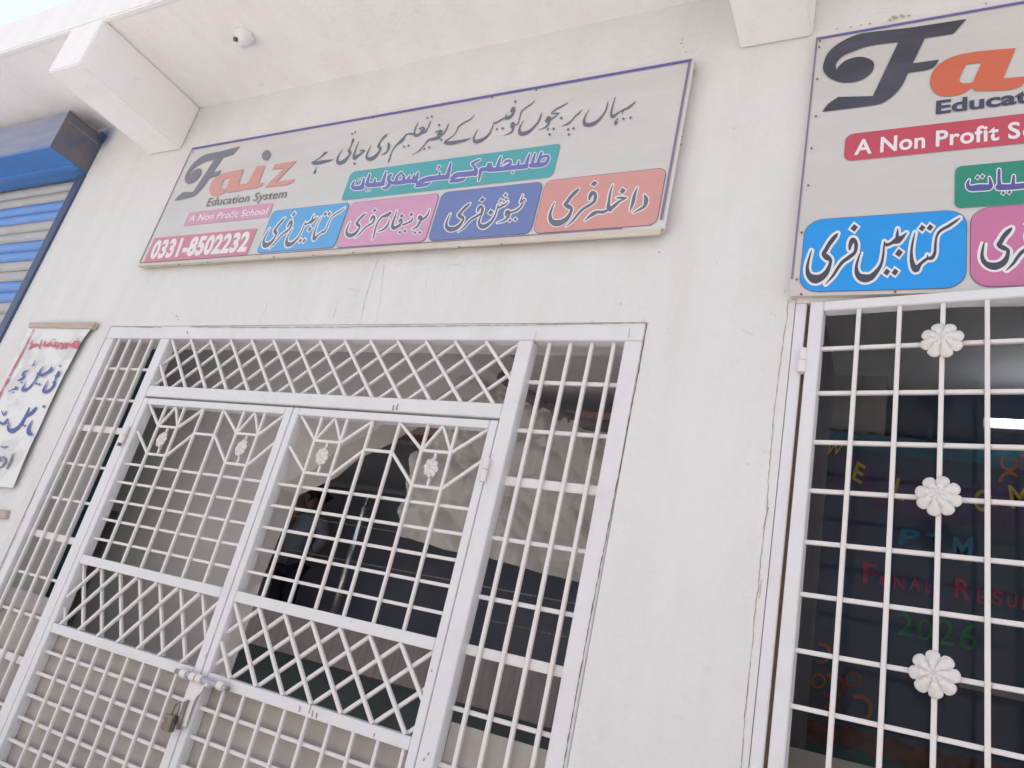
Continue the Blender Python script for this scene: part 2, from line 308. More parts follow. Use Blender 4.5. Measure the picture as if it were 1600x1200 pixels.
for x, y, r in [(1066, 62, 1.6), (1064, 68, 2), (1068, 74, 1.4), (1072, 81, 2), (1059, 60, 1), (1088, 75, 1), (1121, 92, .9), (1147, 200, 1.4), (1033, 78, .8), (1065, 213, 3), (1063, 226, 3.4), (1066, 205, 2),
                (1398, 27, 6), (1410, 25, 5), (1390, 31, 4), (1360, 37, 2.4), (1330, 42, 2), (1308, 45, 1.6), (1345, 39, 2), (1420, 24, 3), (1540, 5, 2.5),
                (276, 494, 2), (278, 499, 1.5), (296, 205, 1.7), (294, 215, 1), (589, 168, 1), (680, 110, .9), (1030, 394, 2.4), (1238, 452, 1.6), (1226, 455, 1.5), (1170, 725, 1.4), (1194, 706, 1), (1120, 411, 1), (970, 475, 1.5), (925, 502, 1.2), (927, 505, 2), (1006, 500, 1.4), (1011, 505, 2.4), (900, 1122, 1.6), (905, 1135, 1.2), (1071, 1090, 1), (1227, 512, 1.6), (307, 180, 1.2), (1150, 725, .8)]:
    mb = MB(); blob(x, y, r, mb); put('chipped_spot', mb, M['chip'], bld)
# dark mortar line where the plaster stops above the gate frame
put('plaster_edge', ribbon([(176, 509.6), (252, 511.5)], 1.3, -.0011, jit=.3), M['crack'], bld)
put('plaster_edge', ribbon([(296, 510.6), (400, 511.2), (545, 511), (560, 510), (700, 509.2), (840, 507.3), (1010, 504)], 1.7, -.0011, jit=.3), M['crack'], bld)
put('plaster_edge', ribbon([(1011, 506), (994, 600), (986, 640), (975, 700), (935, 900), (903, 1070), (880, 1200), (876, 1225)], 1.7, -.0011, jit=.4), M['rust'], bld)
put('plaster_edge', ribbon([(55, 765), (28, 828), (0, 889), (-40, 975)], 1.2, -.0011, jit=.3), M['crack'], bld)

# ------------------------------------------------------------------ rooms behind the front
struct('floor', box(-6.5, 4, T+.001, 6.2, 0, .12), M['in_floor'])
struct('back_wall', box(-6.5, -.56, 5.4, 5.6, .121, ZS-.001), M['in_slate'])
struct('partition_wall', box(-6.52, -6.5, T+.001, 5.6, .121, ZS-.001), M['in_grey'])
struct('room_divider', box(-.56, -.45, T+.001, 5.6, .121, ZS-.001), M['roomL'])
struct('classroom_wall', box(-.449, 3.9, 3.2, 3.4, .121, ZS-.001), M['room'])
struct('classroom_side_wall', box(3.9, 4, T+.001, 5.6, .121, ZS-.001), M['roomL'])
o = put('roof_block', box(-9, 4, 6.3, 6.5, 0, 3.893), M['wall'], bld)
put('shutter_room_wall', box(-6.7, -6.53, T+.001, 6.2, .121, ZS-.001), M['in_grey'], bld)
# stair side wall with its slanting edge
sy = .60
poly = [P(x, y, sy) for x, y in [(-60, 560), (150, 500), (806, 500), (790, 549), (755, 575), (675, 622), (605, 660), (577, 678), (530, 700), (495, 730), (450, 752), (432, 760), (400, 830), (372, 900), (345, 980), (320, 1050), (290, 1140), (-300, 1140)]]
st = struct('stair_wall', MB().prism([(p.x, p.y, p.z) for p in poly], .14), M['in_grey'])
struct('stair_wall_base', box(-5.6, poly[-2].x, sy, sy+.14, .121, poly[-2].z-.001), M['in_grey'])
# concrete landing, its parapet band and the dark wall underneath
ly = 3.0
zt = P(405, 934, ly).z; zb = P(500, 1036, ly).z
struct('stair_landing', box(-6.4, -.57, ly, 5.39, zb, zt), M['in_conc'])
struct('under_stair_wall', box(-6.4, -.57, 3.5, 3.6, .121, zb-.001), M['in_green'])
bmz = P(676, 681, 3.3).z; bmt = bmz+.30
struct('lintel_beam', box(-6.4, -.57, 3.3, 3.5, bmz, bmt), M['in_wood'])
# dark glazed screen across the landing
sp = [P(433, 757, 4.9), P(930, 797, 4.9)]
scr = thing('glazed_screen', 'dark glazed screen across the stair landing behind the gate', 'screen', (-3, 4.9, zt))
put('glass_panel', box(-6.3, -.58, 4.9, 4.93, zt+.001, P(620, 773, 4.9).z), M['in_navy'], scr)
put('top_rail', box(-6.3, -.58, 4.88, 4.93, P(620, 773, 4.9).z+.001, P(620, 773, 4.9).z+.05), M['in_slate'], scr)
# steel balustrade on the landing
bal = thing('stair_balustrade', 'thin stainless steel balustrade with one thick post on the stair landing', 'railing', (-2, 3.05, zt))
p0, p1 = P(522, 955, 3.06), P(570, 793, 3.06)
b_ = MB().tube((p1.x, 3.06, zt), (p1.x, 3.06, p1.z), .026, 14); put('post', b_, M['steel'], bal, smooth=True)
b_ = MB().tube((p1.x, 3.06, p1.z), (p1.x, 3.06, p1.z+.12), .008, 10); put('spigot', b_, M['steel'], bal, smooth=True)
for yy, rr in ((815, .006), (871, .006)):
    z = P(516, yy, 3.06).z; put('rail', MB().tube((-5, 3.06, z), (-.6, 3.06, z), rr, 8), M['steeldull'], bal, smooth=True)
z = P(840, 986, 3.06).z; put('rail', MB().tube((-2.6, 3.06, z), (-.6, 3.06, z), .006, 8), M['steeldull'], bal, smooth=True)
# teal painted door edge just inside the gate's left side
td = thing('teal_door', 'teal painted door leaf standing open inside the left side panel', 'door', (-3.0, .3, .12))
a = P(224, 557, .3); put('door_panel', box(a.x, a.x+.09, .30, .34, .125, 3.3), M['teal'], td)
put('door_edge', box(P(134, 900, .6).x-.01, P(134, 900, .6).x+.05, .60, .64, .125, 1.75), M['teal'], td)
# canvas hanging inside on the right
cl = [(755, 575), (782, 592), (817, 617), (850, 642), (900, 665), (955, 672), (1010, 676)]
cb = [(622, 838), (665, 850), (705, 864), (755, 874), (805, 886), (860, 902), (1000, 930)]
left = [(755, 575), (722, 600), (705, 632), (688, 668), (664, 712), (642, 758), (632, 800), (622, 838)]
def lerp(a, b, t): return (a[0]+(b[0]-a[0])*t, a[1]+(b[1]-a[1])*t)
def along(pl, t):
    f = t*(len(pl)-1); i = min(int(f), len(pl)-2); return lerp(pl[i], pl[i+1], f-i)
from mathutils import noise as mn
m = MB(); nu, nv = 170, 130; cy = .44
for j in range(nv+1):
    for i in range(nu+1):
        u, v = i/nu, j/nv; top = along(cl, u); bot = along(cb, u); p = lerp(top, bot, v)
        lf = along(left, v); sl = lerp(left[0], left[-1], v); p = (p[0]+(lf[0]-sl[0])*(1-u), p[1]+(lf[1]-sl[1])*(1-u))
        q = P(p[0], p[1], cy); s = Vector((q.x*3.1+q.z*2.2, q.z*2.2-q.x, 0))
        d = .05*mn.noise(s)+.07*abs(mn.noise(s*2.3+Vector((7, 0, 0))))+.045*abs(mn.noise(Vector((q.x*9+q.z*8, q.z*5-q.x*3, 3))))+.02*abs(mn.noise(Vector((q.x*20, q.z*16, 5))))
        for a_, b_, k_, g_ in ((4.2, 2.6, 1.0, .020), (-2.5, 5.2, 4.0, .015), (7.5, 1.5, 9.0, .010)): d += g_*max(0, 1-3.2*abs(mn.noise(Vector((q.x*a_+q.z*b_*.6, q.z*b_-q.x*.8, k_)))))**2
        m.v.append((q.x, cy-d, q.z))
for j in range(nv):
    for i in range(nu): k = j*(nu+1)+i; m.f.append((k, k+1, k+nu+2, k+nu+1))
clo = thing('canvas_sheet', 'creased beige canvas sheet hanging inside behind the right side of the gate', 'canvas', (-1, cy, 1.6))
put('fabric', m, M['cloth'], clo, smooth=True)
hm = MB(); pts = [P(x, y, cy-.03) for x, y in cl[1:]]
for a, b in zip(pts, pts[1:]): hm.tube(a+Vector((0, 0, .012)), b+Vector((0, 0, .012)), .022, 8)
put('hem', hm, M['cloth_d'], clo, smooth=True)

# ------------------------------------------------------------------ the person on the landing
py = 4.35
def pp(x, y, dy=0): q = P(x, y, py+dy); return q
per = thing('person', 'person in grey-blue shirt and dark trousers standing indoors on the stair landing', 'person', tuple(pp(440, 950)))
def skin(name, pts, edges, m, sub=2, root=0):
    me = bpy.data.meshes.new(name); me.from_pydata([tuple(p[0]) for p in pts], edges, []); me.materials.append(m)
    o = link(name, me); sk = o.modifiers.new('s', 'SKIN'); sk.use_smooth_shade = True
    for i, p in enumerate(pts):
        r = p[1]; me.skin_vertices[0].data[i].radius = (r, r) if not isinstance(r, tuple) else r
    me.skin_vertices[0].data[root].use_root = True
    sm = o.modifiers.new('d', 'SUBSURF'); sm.levels = sub; sm.render_levels = sub
    dg = bpy.context.evaluated_depsgraph_get(); me2 = bpy.data.meshes.new_from_object(o.evaluated_get(dg)); me2.name = name
    bpy.data.objects.remove(o); me2.materials.clear(); me2.materials.append(m)
    for p in me2.polygons: p.use_smooth = True
    o = link(name, me2, per); return o
hd = pp(491, 775); nk = pp(483, 800); ch = pp(473, 826); wa = pp(463, 850); hp = pp(455, 872)
body = [(hp, .13), (wa, .125), (ch, .15), (nk, .05), (hd, .085), (hd+Vector((.005, 0, .05)), .075), (pp(503, 812), .07), (pp(505, 845), .05), (pp(487, 868), .04), (pp(484, 880), .03),
        (pp(447, 812), .07), (pp(436, 835), .052), (pp(455, 812, -.2), .036), (pp(470, 795, -.22), .03), (hd+Vector((-.075, -.02, -.03)), .03)]
skin('body', body, [(0, 1), (1, 2), (2, 3), (3, 4), (4, 5), (2, 6), (6, 7), (7, 8), (8, 9), (2, 10), (10, 11), (11, 12), (12, 13), (4, 14)], M['skin'])
skin('shirt', [(hp+Vector((0, 0, -.02)), .15), (wa, .145), (ch, .17), (nk+Vector((0, 0, -.06)), .075), (pp(503, 812), .085), (pp(505, 845), .066), (pp(489, 864), .052), (pp(447, 812), .085), (pp(436, 835), .068), (pp(453, 814, -.18), .05)],
     [(0, 1), (1, 2), (2, 3), (2, 4), (4, 5), (5, 6), (2, 7), (7, 8), (8, 9)], M['shirt'])
kn = pp(437, 925); an = pp(425, 985)
skin('trousers', [(hp, .15), (pp(448, 885), .11), (pp(432, 925), .08), (pp(420, 985), .06), (pp(462, 888), .11), (pp(452, 928), .08), (pp(444, 985), .06)], [(0, 1), (1, 2), (2, 3), (0, 4), (4, 5), (5, 6)], M['trous'])
skin('hair', [(hd+Vector((.03, .03, .06)), .10), (hd+Vector((.07, .03, .0)), .085), (hd+Vector((-.02, .01, .10)), .07)], [(0, 1), (0, 2)], M['hair'])

# ------------------------------------------------------------------ rosettes
def rosette_mesh(r, notch=.3, petals=8):
    bm = MB(); rings = 10; seg = petals*10
    for i in range(rings+1):
        t = i/rings
        for k in range(seg):
            a = 2*math.pi*k/seg; lobe = abs(math.sin(a*petals/2)); rr = r*(t if t < .3 else t*(1-notch*(1-lobe**.5)*((t-.3)/.7)))
            dome = .55*math.sin(math.pi*min(1, t*1.02))*(.2+.8*lobe**.7)*(1-.16*abs(math.cos(a*petals*1.5))) + (.30*math.sin(math.pi*(t-.2)/.4)*abs(math.cos(a*petals/2)) if .2 < t < .6 else 0) + (.28*(1-(t/.28)**2) if t < .28 else 0)
            bm.v.append((rr*math.cos(a), -r*(.12+dome*.62), rr*math.sin(a)))
    for i in range(rings):
        for k in range(seg):
            j = (k+1) % seg; bm.f.append((i*seg+k, i*seg+j, (i+1)*seg+j, (i+1)*seg+k))
    n0 = len(bm.v); o = rings*seg
    for k in range(seg): x, y, z = bm.v[o+k]; bm.v.append((x*.97, .0, z*.97))
    for k in range(seg): j = (k+1) % seg; bm.f.append((o+k, o+j, n0+j, n0+k))
    bm.f.append(tuple(range(n0, n0+seg)))
    return bm.mesh('rosette', M['bar'], True)
ros_small = rosette_mesh(.0285, .26, petals=8); ros_big = rosette_mesh(.044, .24, petals=8)
ros_in = rosette_mesh(.019, .3, petals=8)
def weld_mesh():
    m = MB(); n = 6
    m.v = [(0, -.5, 0)]+[(.5*math.cos(2*math.pi*k/n)*random.uniform(.7, 1.1), .0, .5*math.sin(2*math.pi*k/n)*random.uniform(.7, 1.1)) for k in range(n)]+[(0, .4, 0)]
    m.f = [(0, 1+k, 1+(k+1) % n) for k in range(n)]+[(n+1, 1+(k+1) % n, 1+k) for k in range(n)]; return m
def welds(pts, parent, frame=None):
    m = MB()
    for x, y, z, sz in pts:
        w0 = weld_mesh(); i = len(m.v)
        for a in w0.v:
            q = Vector((x+a[0]*sz, y+a[1]*sz, z+a[2]*sz)); q = frame @ q if frame else q; m.v.append(tuple(q))
        m.f += [tuple(i+k for k in f) for f in w0.f]
    o = put('weld_beads', m, M['weld'], parent, smooth=True); o['kind'] = 'stuff'; return o

# ------------------------------------------------------------------ the gate
gate = thing('steel_gate', 'white painted steel double gate with lattice bands, side panels and rosettes', 'gate', (-1.86, 0, .06))
FD = .042
def fr(name, x0, x1, z0, z1, y0=0, y1=FD, parent=gate): return put(name, box(x0, x1, y0+.001, y1, z0, z1), M['paint'], parent, bevel=.0022)
G0, G1, PL0, PL1, PR0, PR1 = -3.063, -.659, -2.700, -2.6455, -1.0475, -.998
fr('frame_rail', G0, G1, 2.390, 2.4465)
fr('frame_post', G0, -3.008, .07, 2.3895, y0=.0006); fr('frame_post', -.712, G1, .07, 2.3895, y0=.0006)
fr('frame_post', PL0, PL1, .07, 2.3895, y0=.0006); fr('frame_post', PR0, PR1, .07, 2.3895, y0=.0006)
fr('frame_rail', PL1+.0003, PR0-.0003, 2.1385, 2.1835, y0=.001)
bw = .0105
for x in (-2.978, -2.907, -2.836, -2.762): rod((x, .012, .3), (x, .012, 2.3895), bw, gate)
for x in (-.951, -.883, -.816, -.749): rod((x, .022, .3), (x, .022, 2.3895), .0112, gate)
zl = [(2.258, 0), (2.120, 0), (1.991, 1), (1.838, 0), (1.697, 0), (1.553, 1), (1.405, 0), (1.272, 0), (1.125, 1), (.98, 0), (.83, 0)]
zr = [(2.267, 0), (2.115, 0), (1.963, 1), (1.801, 0), (1.642, 0), (1.507, 1), (1.364, 0), (1.232, 0), (1.09, 1), (.95, 0), (.8, 0)]
for z, k in zl: rod((-3.009, .024, z), (PL0-.0005, .024, z), .026 if k else .0105, gate, dep=.010)
for z, k in zr: rod((PR1+.0005, .034, z), (-.7115, .034, z), .026 if k else .0115, gate, dep=.010)
def lattice(x0, x1, z0, z1, xs, dx, y, parent, wd=.0105):
    """diagonal bars from (x, z1) to (x+dx, z0), cut off at the panel's sides"""
    for x in xs:
        a = [x, z1]; b = [x+dx, z0]
        for p, q in ((a, b), (b, a)):
            for lim, s in ((x0, 1), (x1, -1)):
                if s*(p[0]-lim) < 0:
                    t = (lim-p[0])/(q[0]-p[0]); p[0], p[1] = lim, p[1]+(q[1]-p[1])*t
        if a[1]-b[1] > .02: rod((a[0], y, a[1]), (b[0], y, b[1]), wd, parent)
X0, X1 = PL1, PR0
tops = [-2.638+.1133*k for k in range(-2, 17)]
lattice(X0, X1, 2.1835, 2.3895, tops, .194, .012, gate); lattice(X0, X1, 2.1835, 2.3895, tops, -.245, .023, gate, .0092)
put('back_sheet', box(-3.0075, PL0-.0005, .036, .039, .08, 1.343), M['sheet'], gate)
put('back_sheet', box(PR1+.0005, -.7125, .0415, .0445, .08, 1.331), M['sheet'], gate)

def leaf(x0, x1, i0, i1, vx, front_right, lab):
    lf = put('gate_leaf', box(x0, i0, .001, FD-.003, .08, 2.130), M['paint'], gate, lab, bevel=.002)
    def f(x0, x1, z0, z1, nm='leaf_rail'): return put(nm, box(x0, x1, .0014, FD-.0034, z0, z1), M['paint'], lf, bevel=.0018)
    f(i1, x1, .08, 2.130, 'leaf_stile'); f(i0+.0003, i1-.0003, 2.1045, 2.1295); f(i0+.0003, i1-.0003, 1.484, 1.516); f(i0+.0003, i1-.0003, 1.2435, 1.2745)
    y1, y2 = .011, .021; w_ = .0098
    za, zb, zc = 2.023, 1.913, 2.008; V = vx
    zt_ = 2.1045
    for k in range(6): rod((V[k], y1, 1.516), (V[k], y1, zt_), w_, lf)
    for a, b in ((0, 1), (4, 5)):
        for z in (za, zb): rod((V[a], y1+.001, z), (V[b], y1+.001, z), w_*.95, lf)
        mx = (V[a]+V[b])/2
        rod((mx, y1+.002, zt_), (V[a], y1+.002, za), w_*.9, lf); rod((mx, y1+.003, zt_), (V[b], y1+.003, za), w_*.9, lf)
        rod((mx, y1+.004, zb), (mx, y1+.004, za), .008, lf)
        link('rosette', ros_small, lf, Matrix.Translation((mx, y1-.001, (za+zb)/2+.003)) @ Matrix.Diagonal((.88, 1, 1.12, 1)) @ Matrix.Rotation(random.uniform(-.35, .35), 4, 'Y'))
    rod((V[2], y1+.001, zc), (V[3], y1+.001, zc), w_*.95, lf)
    for (xa, z_a, xb, z_b) in ((i0+.008, zt_, V[0], za), (i0, zc-.012, V[0], zb), (V[1], za, V[2], zt_), (V[1], zb, V[2], zc), (V[3], zc, V[4], zb), (V[3], zt_, V[4], za), (V[5], za, i1-.004, zt_), (V[5], zb, i1, zc)):
        rod((xa, y1+.0022, z_a), (xb, y1+.0022, z_b), w_*.95, lf)
    for z in (1.867, 1.795, 1.723, 1.652, 1.580): rod((i0, y2, z), (i1, y2, z), w_*.95, lf)
    pit = (V[5]-V[0])/5; tp = [V[0]+pit*k for k in range(-3, 11)]
    if front_right: lattice(i0, i1, 1.2745, 1.484, tp, .192, y1, lf); lattice(i0, i1, 1.2745, 1.484, tp, -.238, y2, lf, .0105)
    else: lattice(i0, i1, 1.2745, 1.484, tp, -.188, y1, lf); lattice(i0, i1, 1.2745, 1.484, tp, .140, y2, lf, .0105)
    n = 9 if not front_right else 9; gx = -2.505 if not front_right else -1.744
    for k in range(n): rod((gx+.0785*k if not front_right else gx+.0813*k, .010, .1), (gx+.0785*k if not front_right else gx+.0813*k, .010, 1.2435), .0095, lf)
    for k in range(15):
        z = (1.180-.0707*k) if not front_right else (1.176-.0785*k)
        if z > .12: rod((i0, .020, z), (i1, .020, z), .0105, lf)
    wp = [(x, .0155, z) for x in V for z in (1.867, 1.795, 1.723, 1.652, 1.580)]+[(x, .012, z) for x in V for z in (2.1015, 1.518)]+[(V[0], .011, za), (V[1], .011, za), (V[4], .011, za), (V[5], .011, za), (V[0], .011, zb), (V[1], .011, zb), (V[4], .011, zb), (V[5], .011, zb), (V[2], .011, zc), (V[3], .011, zc)]
    welds([(x+random.uniform(-.003, .003), y, z+random.uniform(-.003, .003), random.uniform(.009, .013)) for x, y, z in wp], lf)
    put('backing_sheet', box(i0-.004, i1+.004, FD-.003, FD, .09, 1.26), M['sheet'], lf)
    return lf
VL = [-2.508, -2.401, -2.297, -2.190, -2.085, -1.981]; VR = [-1.718, -1.609, -1.505, -1.398, -1.291, -1.187]
lfL = leaf(-2.6435, -1.8515, -2.6155, -1.8855, VL, False, 'left leaf of the gate with the rusty hinge pin')
lfR = leaf(-1.8485, -1.0495, -1.8205, -1.0765, VR, True, 'right leaf of the gate with the hanging hasp plate')
for px, pz, r_ in ((-2.655, 1.97, .009), (-1.0485, 1.978, .0095)):
    m = MB().tube((px, -.006, pz-.034), (px, -.006, pz-.001), r_, 14).tube((px, -.006, pz+.001), (px, -.006, pz+.034), r_*.92, 14)
    put('hinge', m, M['bar'], gate, smooth=False)
put('rust_stain', MB().box(-2.662, -2.652, -.0150, -.0045, 1.925, 1.937), M['rust'], gate)
# scratches and bare spots on the gate's paint
for x, y, pr in ((866, 0, 0),): pass
sc_ = [([(613, 641), (615, 633)], 1.6), ([(619, 640), (622, 630)], 1.4), ([(467, 1112), (469, 1103)], 2), ([(482, 1115), (487, 1100)], 1.6), ([(487, 1120), (489, 1110)], 1.4), ([(494, 1122), (495, 1114)], 1.6), ([(583, 1152), (585, 1146)], 1.4), ([(547, 972), (549, 970)], 1.6), ([(320, 1027), (325, 1020)], 1.4), ([(292, 1112), (286, 1118)], 1.2), ([(668, 1180), (670, 1176)], 1.6), ([(661, 1189), (663, 1184)], 1.4), ([(674, 1050), (675, 1046)], 1.2), ([(292, 517), (293, 521)], 1.2), ([(619, 1163), (621, 1164)], 1.2), ([(500, 640), (501, 641)], 1), ([(835, 531), (838, 518)], .7), ([(982, 527), (984, 512)], .6)]
for pts, wd in sc_: put('scratch', ribbon(pts, wd, -.0008, jit=.2), M['rust'], gate)

# bolt latch, hasp and padlock
lt = put('bolt_latch', MB().tube((-1.918, -.016, 1.2535), (-1.712, -.016, 1.2505), .0085, 16), M['bolt'], gate, 'grey steel sliding bolt across both leaves', smooth=False)
for x, r in ((-1.895, .013), (-1.853, .0125), (-1.826, .0125), (-1.735, .0125)):
    put('sleeve', MB().tube((x-.012, -.016, 1.2525), (x+.010, -.016, 1.252), r, 16), M['bar'], lt)
put('bolt_tip', MB().tube((-1.711, -.016, 1.2505), (-1.706, -.016, 1.2505), .0075, 16), M['steeldull'], lt)
put('bolt_end', MB().tube((-1.935, -.016, 1.2535), (-1.9185, -.016, 1.2535), .007, 12), M['steeldull'], lt)
put('bolt_knob', box(-1.785, -1.774, -.034, -.008, 1.240, 1.250), M['bar'], lt, bevel=.002)
hp_ = [(-1.868, 1.245), (-1.806, 1.245), (-1.810, 1.222), (-1.824, 1.203), (-1.828, 1.180), (-1.826, 1.120), (-1.868, 1.118), (-1.874, 1.150), (-1.870, 1.195)]
put('hasp', MB().prism([(x, -.011, z) for x, z in hp_], .004), M['bar'], lt)
pl = thing('padlock', 'small worn brass padlock hanging from the gate hasp', 'padlock', (-1.868, -.03, 1.12))
put('lock_body', MB().box(-1.894, -1.855, -.036, -.016, 1.098, 1.143), M['brass'], pl, bevel=.003)
sh = MB(); R_ = .0105; cxp = -1.871
pts = [(cxp-R_, 1.144)]+[(cxp-R_*math.cos(t*math.pi/8), 1.163+R_*math.sin(t*math.pi/8)) for t in range(9)]+[(cxp+R_, 1.144)]
for a, b in zip(pts, pts[1:]): sh.tube((a[0], -.024, a[1]), (b[0], -.024, b[1]), .003, 8)
put('shackle', sh, M['steeldull'], pl, smooth=True)
put('chain_end', MB().tube((-1.852, -.016, 1.185), (-1.842, -.018, 1.110), .006, 8).tube((-1.845, -.016, 1.19), (-1.85, -.02, 1.15), .004, 8), M['steeldull'], pl, smooth=True)

# ------------------------------------------------------------------ the window and its grille
win = thing('window', 'barred window with its white grille standing slightly open, rosettes down its middle bar', 'window', (.5, 0, WB))
put('casing', box(WL+.002, -.2435, -.004, .03, WB+.002, WT-.016), M['paint'], win, bevel=.002)
put('casing_back', box(-.2434, -.236, .012, .03, WB+.002, WT-.016), M['rust'], win)  # dark strip standing in for the shaded gap beside the grille
put('casing_head', box(WL+.002, WR-.002, -.0034, .03, WT-.0155, WT-.002), M['paint'], win)
Fm = Matrix.Translation((GX, GY, 0)) @ Matrix.Rotation(-TH, 4, 'Z')
def gp(x, y): return PG(x, y)
s0 = gp(1266, 480)[0]; s1 = gp(1285, 500)[0]; ztop = gp(1266, 472)[1]; zin = gp(1300, 484)[1]
gr = put('grille', box(s0, s1, 0, .032, WB+.02, ztop), M['paint'], win, 'white welded bar grille hinged on the left', bevel=.002)
gr.matrix_world = Fm
t_ = put('grille_rail', box(s1+.0003, 1.62, .0005, .0315, zin, ztop-.0005), M['paint'], gr, bevel=.002); t_.matrix_world = Fm
vs_ = [gp(x, 612)[0] for x in (1332.5, 1399, 1470, 1542.5)]; dv = (vs_[3]-vs_[0])/3
vs_ += [vs_[3]+dv*k for k in range(1, 12)]
for s in vs_:
    if s < 1.6: rod((s, .010, WB+.03), (s, .010, zin), .0098, gr, Fm)
zh = [gp(1280, y)[1] for y in (540.5, 610, 687, 764, 846, 930, 1021, 1112)]
print('grille', s0, s1, ztop, zin, vs_[:4], zh)
zh += [zh[-1]-.137*k for k in range(1, 4)]
for z in zh: rod((s1, .0185, z), (1.61, .0185, z), .0098, gr, Fm)
for k in (0, 3, 6): link('rosette', ros_big, gr, Fm @ Matrix.Translation((vs_[2], .004, zh[k])) @ Matrix.Rotation((.1, .62, .3)[k//3], 4, 'Y'))
put('window_pane', box(WL+.03, WR-.03, .115, .119, WB+.03, 2.79), M['glass'], win)
put('pane_frame', box(WL+.0005, WL+.03, .10, .135, WB+.001, WT-.001), M['rail_b'], win) if False else None
welds([(s+random.uniform(-.004, .004), .0135, z+random.uniform(-.004, .004), random.uniform(.010, .015)) for s in vs_ if s < 1.6 for z in zh], gr, Fm)
for k in (0, 3, 6): link('rosette_centre', ros_in, gr, Fm @ Matrix.Translation((vs_[2], -.012, zh[k])) @ Matrix.Rotation(.3*k, 4, 'Y'))
hx, hz0, hz1 = -.2405, P(1250, 585, 0).z, P(1256, 548, 0).z
put('hinge', MB().tube((hx, -.010, hz0), (hx, -.010, (hz0+hz1)/2-.001), .0105, 14).tube((hx, -.010, (hz0+hz1)/2+.001), (hx, -.010, hz1), .0095, 14), M['bar'], win)

# ------------------------------------------------------------------ flat print helpers
def cr_(pts, n=7):
    if len(pts) < 3: return [tuple(a+(b-a)*k/n for a, b in zip(pts[0], pts[-1])) for k in range(n+1)]
    out = []; q = [pts[0]]+list(pts)+[pts[-1]]
    for i in range(1, len(q)-2):
        p0, p1, p2, p3 = q[i-1:i+3]
        for k in range(n):
            t = k/n; out.append(tuple(.5*((2*b)+(-a+c)*t+(2*a-5*b+4*c-d)*t*t+(-a+3*b-3*c+d)*t**3) for a, b, c, d in zip(p0, p1, p2, p3)))
    out.append(tuple(pts[-1])); return out
LAY = [0]
def stroke(mb, pts, f, Y, grow=0.0, k=7):
    """a pen stroke (x, y, width) through the points, in survey coordinates f, laid on the plane Y"""
    q = cr_(pts, k); n = len(q); L = []; LAY[0] += 1; base = Y-.00003*(LAY[0] % 12)
    for i, (x, y, w0) in enumerate(q):
        a = q[max(0, i-1)]; b = q[min(n-1, i+1)]; dx, dy = b[0]-a[0], b[1]-a[1]; l = math.hypot(dx, dy) or 1
        h = max(w0, .5)/2+grow; L.append((x-dy/l*h, y+dx/l*h, x+dy/l*h, y-dx/l*h, base-.00010*i/n))
    V = [(P(*f(a, b), yy), P(*f(c, d), yy)) for a, b, c, d, yy in L]
    for u, v in zip(V, V[1:]): mb.quad(u[0], v[0], v[1], u[1])
    for e, sgn in ((0, -1), (n-1, 1)):          # rounded ends
        x, y, w0 = q[e]; r = max(w0, .5)/2+grow; o = q[1] if e == 0 else q[n-2]; a0 = math.atan2(y-o[1], x-o[0])
        yy = base-(-.00001 if e == 0 else .00011)
        mb.poly([P(*f(x+r*math.cos(a0+t*math.pi/8), y+r*math.sin(a0+t*math.pi/8)), yy) for t in range(-4, 5)])
def diamond(mb, c, f, Y, grow=0.0, sk=(1, 0)):
    x, y, s = c; h = s*.62+grow*1.15; LAY[0] += 1; yy = Y-.00003*(LAY[0] % 12)-.00015
    cs = [(x-h*.95, y+h*.25), (x-h*.05, y-h*.95), (x+h*.95, y-h*.2), (x+h*.1, y+h*.95)]
    mb.poly([P(*f(*p), yy) for p in cs])
def writing(name, strokes, dots, f, Y, m, parent, label, outline=None, grow=0, fat=1.0):
    strokes = [[(x, y, w0*fat) for x, y, w0 in s_] for s_ in strokes]
    if outline:
        mo = MB()
        for s in strokes: stroke(mo, s, f, Y, grow)
        for d in dots: diamond(mo, d, f, Y, grow)
        put(name+'_outline', mo, outline, parent); Y -= .0007
    mb = MB()
    for s in strokes: stroke(mb, s, f, Y)
    for d in dots: diamond(mb, d, f, Y)
    return put(name, mb, m, parent, label)
def zoomf(ox, oy, s): return lambda x, y: (ox+x/s, oy+y/s)
def affine(src, dst):
    """least-squares affine through anchor pairs, returned as a function"""
    import numpy as np
    A = np.array([[x, y, 1] for x, y in src], float); B = np.array(dst, float); S = np.linalg.lstsq(A, B, rcond=None)[0]
    return lambda x, y: (float(x*S[0, 0]+y*S[1, 0]+S[2, 0]), float(x*S[0, 1]+y*S[1, 1]+S[2, 1]))
